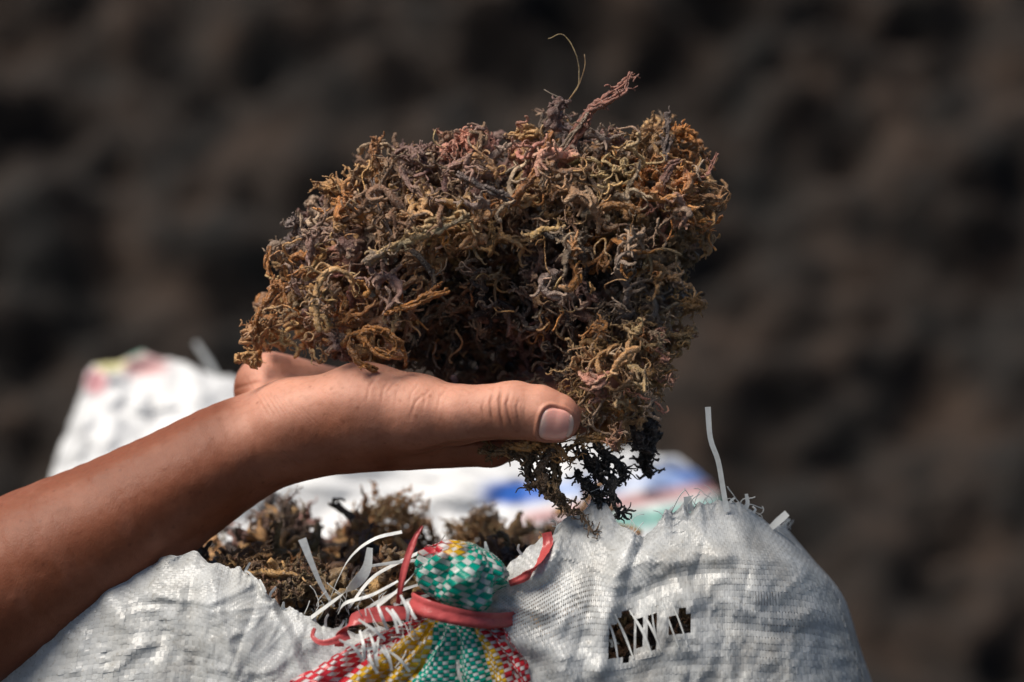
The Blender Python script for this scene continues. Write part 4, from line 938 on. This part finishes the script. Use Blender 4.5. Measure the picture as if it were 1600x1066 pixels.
for (x0, y0, x1, y1) in [(590, 945, 606, 985), (603, 950, 622, 990), (626, 930, 636, 972), (560, 968, 602, 1000), (562, 985, 570, 1030), (578, 990, 584, 1045), (592, 995, 590, 1042), (600, 1008, 612, 1048), (612, 952, 628, 978), (530, 1000, 566, 1030),
                         (545, 1020, 590, 1012), (636, 940, 650, 968), (604, 1015, 640, 1050), (575, 1012, 590, 1052), (586, 1004, 606, 1028)]:
    xm, ym = (x0 + x1) / 2 + rng.uniform(-6, 6), (y0 + y1) / 2 + rng.uniform(-5, 5)
    fib([(x0, y0, -158 + rng.uniform(-4, 8)), (xm, ym, -168 + rng.uniform(-5, 5)), (x1, y1, -166 + rng.uniform(-6, 6))], [3.5, 5, 4.5], [(0.8, 0, 0.5) if abs(y1 - y0) > abs(x1 - x0) else (0, 0, 1)])
for k in range(7):                               # bare tapes across the torn slit
    x = 962 + 17 * k + rng.uniform(-6, 6); y = 1000 - 32 * (x - 950) / 130; a_ = rng.uniform(6, 22)
    fib([(x_, y_, cloth_dd(x_, y_) - 1.5) for x_, y_ in ((x - a_, y - 34), (x + rng.uniform(-4, 4), y), (x + a_, y + 36))], [2, rng.uniform(2.5, 5), 2], [(1, 0, 0.3)])
for k in range(22):                              # short frayed ends along the rim
    u = rng.choice([rng.uniform(0.13, 0.28), rng.uniform(0.42, 0.75)]); a = sack_top(np.array(u), np.array(0.02)); d = unit(np.array([rng.normal() * 0.6, rng.normal() * 0.5, 1.0]))
    L = rng.uniform(8, 26); b = a + d * L; m_ = (a + b) / 2 + rng.normal(size=3) * 2
    inv = lambda q: (800 + q[0] / (1 + q[1] * S / D0), 533 - q[2] / (1 + q[1] * S / D0), q[1])
    fib([inv(a), inv(m_), inv(b)], [4, 4, 3], [(1, 0.3, 0)], step=4)

tv_, tf_ = [], []; tn = 0
for k in range(20, 95):                          # thin split threads of the frayed edges
    if k < 42: p0 = Q(rng.uniform(548, 645), rng.uniform(935, 1030), -150 + rng.uniform(-8, 6)); d = np.array([rng.normal() * 0.6, -0.4, -0.5 + rng.normal() * 0.7])
    elif k < 62: p0 = Q(rng.uniform(470, 600), rng.uniform(940, 972), -72); d = np.array([rng.normal() * 0.7 + 0.4, 0.1, 1.0])
    else: p0 = sack_top(np.array(rng.uniform(0.44, 0.76)), np.array(0.015)); d = np.array([rng.normal() * 0.7, rng.normal() * 0.4, 1.0])
    P_ = walk(rng, p0, d, rng.uniform(14, 48), 3.0, rng.uniform(0.02, 0.07)); V_, Q_, T_ = tube(P_, rng.uniform(0.5, 0.95), 4); tv_.append(V_); tf_.append(tri_all(Q_, T_) + tn); tn += len(V_)
qobj('frayed_threads', np.concatenate(tv_), np.concatenate(tf_), M_white, sack, kind='stuff')

# ------------------------------------------------------------------ seaweed inside the sack
vv, ff, cc = [], [], []; nb_ = 0
mx_, my_ = np.meshgrid(np.linspace(0, 1, 60), np.linspace(0, 1, 40), indexing='ij')
def bed(px, dd): return 905 - 0.14 * dd * 0 - 0.11 * dd + 10 * math.sin(px / 90)
for k in range(620):
    px, dd = rng.uniform(60, 1130), rng.uniform(-20, 600)
    if (px > 850 and dd < 80) or (px < 350 and dd < 140) or (px < 440 and dd < 20): continue
    py = bed(px, dd) + rng.uniform(0, 45) + max(0, (px - 860)) * 0.16
    e = LOW[rng.integers(16)]; d = unit(rng.normal(size=3) * np.array([1, 1, 0.5])); sc_ = rng.uniform(0.8, 1.5)
    V0 = (e[0] * sc_) @ rot_to(d, rng.uniform(0, 6.28)) + Q(px, py, dd) - d * 40
    vv.append(V0); ff.append(e[1] + nb_); nb_ += len(V0); cc.append(np.tile(pcol(rng.choice(['brown', 'tan', 'dark', 'olive', 'purple', 'brown', 'tan']), rng), (len(V0), 1)))
for k in range(330):
    if k < 200: px, py = rng.uniform(900, 1240), rng.uniform(940, 1090); dd = rng.uniform(15, 120)
    else: px, py = rng.uniform(470, 760), rng.uniform(955, 1040); dd = rng.uniform(10, 120)
    e = LOW[rng.integers(16)]; d = unit(rng.normal(size=3) * np.array([1, 0.3, 1])); sc_ = rng.uniform(0.6, 0.9); r_ = rot_to(d, rng.uniform(0, 6.28))
    V0 = (e[0] * sc_) @ r_ + Q(px, py, dd) - e[0].mean(0) @ r_ * sc_
    vv.append(V0); ff.append(e[1] + nb_); nb_ += len(V0); cc.append(np.tile(pcol(rng.choice(['brown', 'dark', 'olive', 'dark']), rng), (len(V0), 1)))
qobj('loose_seaweed', np.concatenate(vv), np.concatenate(ff), M_fill, c=np.concatenate(cc), kind='stuff', label='bed of loose brown dried seaweed filling the open sack', category='seaweed')
def small_clump(c, rx, ry, rz, n_, pal, label):
    t = thing('seaweed_clump', W(Q(c[0], c[1] + ry * 0.8, c[2])), label, 'seaweed', 'clumps of seaweed in the open sack')
    for k in range(n_):
        s3 = unit(rng.normal(size=3)) * rng.uniform(0.55, 1.0); e = LIB[rng.integers(len(LIB))]; d = unit(rng.normal(size=3)); sc_ = rng.uniform(0.34, 0.52)
        place_copy(e, t, Q(*c) + s3 * np.array([rx, rz, ry]) - d * 40 * sc_, d, rng.uniform(0, 6), sc_, pcol(rng.choice(pal), rng))
small_clump((440, 832, 330), 44, 36, 45, 80, ['slate', 'grey', 'slate', 'purple'], 'dark slate grey seaweed clump in the open sack, close below the wrist')
small_clump((605, 822, 400), 76, 44, 60, 110, ['tan', 'tan', 'cream', 'orange'], 'round tan brown seaweed clump in the open sack under the palm')
small_clump((745, 838, 430), 52, 36, 50, 80, ['cream', 'tan', 'grey', 'tan'], 'pale tan seaweed clump in the open sack behind the checked knot')
small_clump((400, 890, 60), 60, 26, 50, 70, ['brown', 'orange', 'tan', 'brown'], 'rusty brown seaweed clump at the rim of the sack beside the forearm')
small_clump((465, 915, 30), 45, 22, 40, 50, ['olive', 'brown', 'dark', 'olive'], 'olive brown seaweed clump tucked behind the frayed white fibres')

# ------------------------------------------------------------------ the second sack, behind
RX = np.array([40, 105, 140, 190, 250, 340, 480, 650, 820, 960, 1040, 1100, 1160]); RY = np.array([690, 630, 566, 556, 566, 592, 640, 672, 690, 702, 714, 738, 780])
def ridge(x): return np.interp(x, RX, RY)
rows = [(148, 1110, None, 20, 0.0), (100, 1135, 40, 130, 0.15), (55, 1158, 90, 270, 0.42), (25, 1185, 180, 390, 0.75), (20, 1210, 900, 440, 1.0)]
nu2, nv2 = 260, 120
ph = np.arange(nu2) / nu2 * 2 * math.pi; tv = np.linspace(0, 1, nv2)
A_ = []
for v in tv:
    t = v * 4; r0 = int(min(3, math.floor(t))); fr = t - r0
    L_ = [rows[r0][k] + (rows[r0 + 1][k] - rows[r0][k]) * (3 * fr ** 2 - 2 * fr ** 3 if k == 9 else fr) for k in (0, 1, 3)]
    xc, ax_ = (L_[0] + L_[1]) / 2, (L_[1] - L_[0]) / 2
    cx_ = np.sign(np.cos(ph)) * np.abs(np.cos(ph)) ** 0.75; sy_ = np.sign(np.sin(ph)) * np.abs(np.sin(ph)) ** 0.85
    x = xc + ax_ * cx_; dd = 1600 - L_[2] * sy_
    tot = [0, 55, 150, 330, 700]
    dy = np.interp(t, [0, 1, 2, 3, 4], tot); wgt = np.interp(t, [0, 1, 2, 3, 4], [0, 0.1, 0.35, 0.8, 1])
    y = ridge(x) + dy - wgt * (ridge(x) - 640)
    A_.append(np.stack([Q(a, b, c) for a, b, c in zip(x, y, dd)]))
A_ = np.stack(A_, 1)                              # (nu2, nv2, 3)
nz_ = 45 * fbm(A_ / 130, 3, 90) + 26 * np.abs(fbm(A_ / 60, 3, 93))
A_[..., 1] -= nz_ * sstep(0, 0.1, tv)[None]; A_[..., 2] += (22 * fbm(A_ / 60, 3, 97)) * (1 - sstep(0.1, 0.5, tv))[None]
Wk = W(A_.reshape(-1, 3)).reshape(nu2, nv2, 3)
low = Wk[:, -1:].copy(); lows = []
for z_ in np.linspace(float(Wk[:, -1, 2].mean()) - 0.05, 0.004, 14):
    l_ = low.copy(); l_[..., 2] = z_; lows.append(l_)
Wk = np.concatenate([Wk] + lows, 1); nvt = Wk.shape[1]
qk = Winv(Wk.reshape(-1, 3)); k_ = 1 + qk[:, 1] * S / D0; x = 800 + qk[:, 0] / k_; y = 533 - qk[:, 2] / k_
cR = np.tile(np.array((0.88, 0.89, 0.90)), (len(qk), 1))
def stripe(c, m): cR[:] = cR * (1 - m[:, None]) + np.array(c) * m[:, None]
fr_ = (qk[:, 1] < 1630)
stripe_blue = np.where(x[:, None] < 860, np.array((0.03, 0.15, 0.60)), np.array((0.25, 0.40, 0.78)))
def stripe_c(c, m): cR[:] = cR * (1 - m[:, None]) + c * m[:, None]
stripe_c(stripe_blue, 1.0 * sstep(26, 10, np.abs(y - (774 - (x - 790) * 0.10)) + 10 * (vnoise(np.stack([x / 40, y / 30, 0 * x], -1), 8) + 0.2)) * sstep(735, 775, x) * (1 - 0.55 * np.exp(-((x - 960) / 70) ** 2)) * fr_)
stripe((0.72, 0.45, 0.45), sstep(14, 7, np.abs(y - (806 - (x - 850) * 0.17))) * sstep(800, 830, x) * fr_)
stripe((0.36, 0.66, 0.60), sstep(18, 11, np.abs(y - (838 - (x - 850) * 0.17))) * sstep(800, 830, x) * fr_)
stripe((0.72, 0.35, 0.38), sstep(24, 12, np.hypot((x - 150) * 1.0, (y - 598) * 0.9)))
stripe((0.74, 0.45, 0.45), sstep(30, 14, np.hypot((x - 225) * 0.6, (y - 572) * 1.2)))
stripe((0.70, 0.66, 0.34), sstep(26, 14, np.hypot((x - 172) * 0.8, (y - 566) * 1.2)))
stripe((0.22, 0.48, 0.36), sstep(22, 10, np.hypot((x - 195) * 0.5, (y - 549) * 1.4)))
ir = np.arange(nu2 * nvt).reshape(nu2, nvt); ir2 = np.concatenate([ir, ir[:1]], 0)
FR = np.stack([ir2[:-1, :-1], ir2[:-1, 1:], ir2[1:, 1:], ir2[1:, :-1]], -1).reshape(-1, 4)[:, ::-1]
cap = np.stack([ir[1:nu2 // 2, 0], ir[:nu2 // 2 - 1, 0], ir[::-1, 0][:nu2 // 2 - 1], ir[::-1, 0][1:nu2 // 2]], -1)
rear = thing('woven_sack', W(Q(600, 900, 1600)) * np.array([1, 1, 0]), 'closed bright white sack with blue, pink and green stripes behind the hand', 'sack')
qobj('sack_cloth', qk, np.concatenate([FR, cap]), M_rear, rear, c=cR)
ribbon('loose_fibre', [(345, 600, 1590), (325, 565, 1590), (305, 535, 1590)], [9, 12, 10], rear, M_white, [(1, 0, 0)], thick=1.0, cross=3)
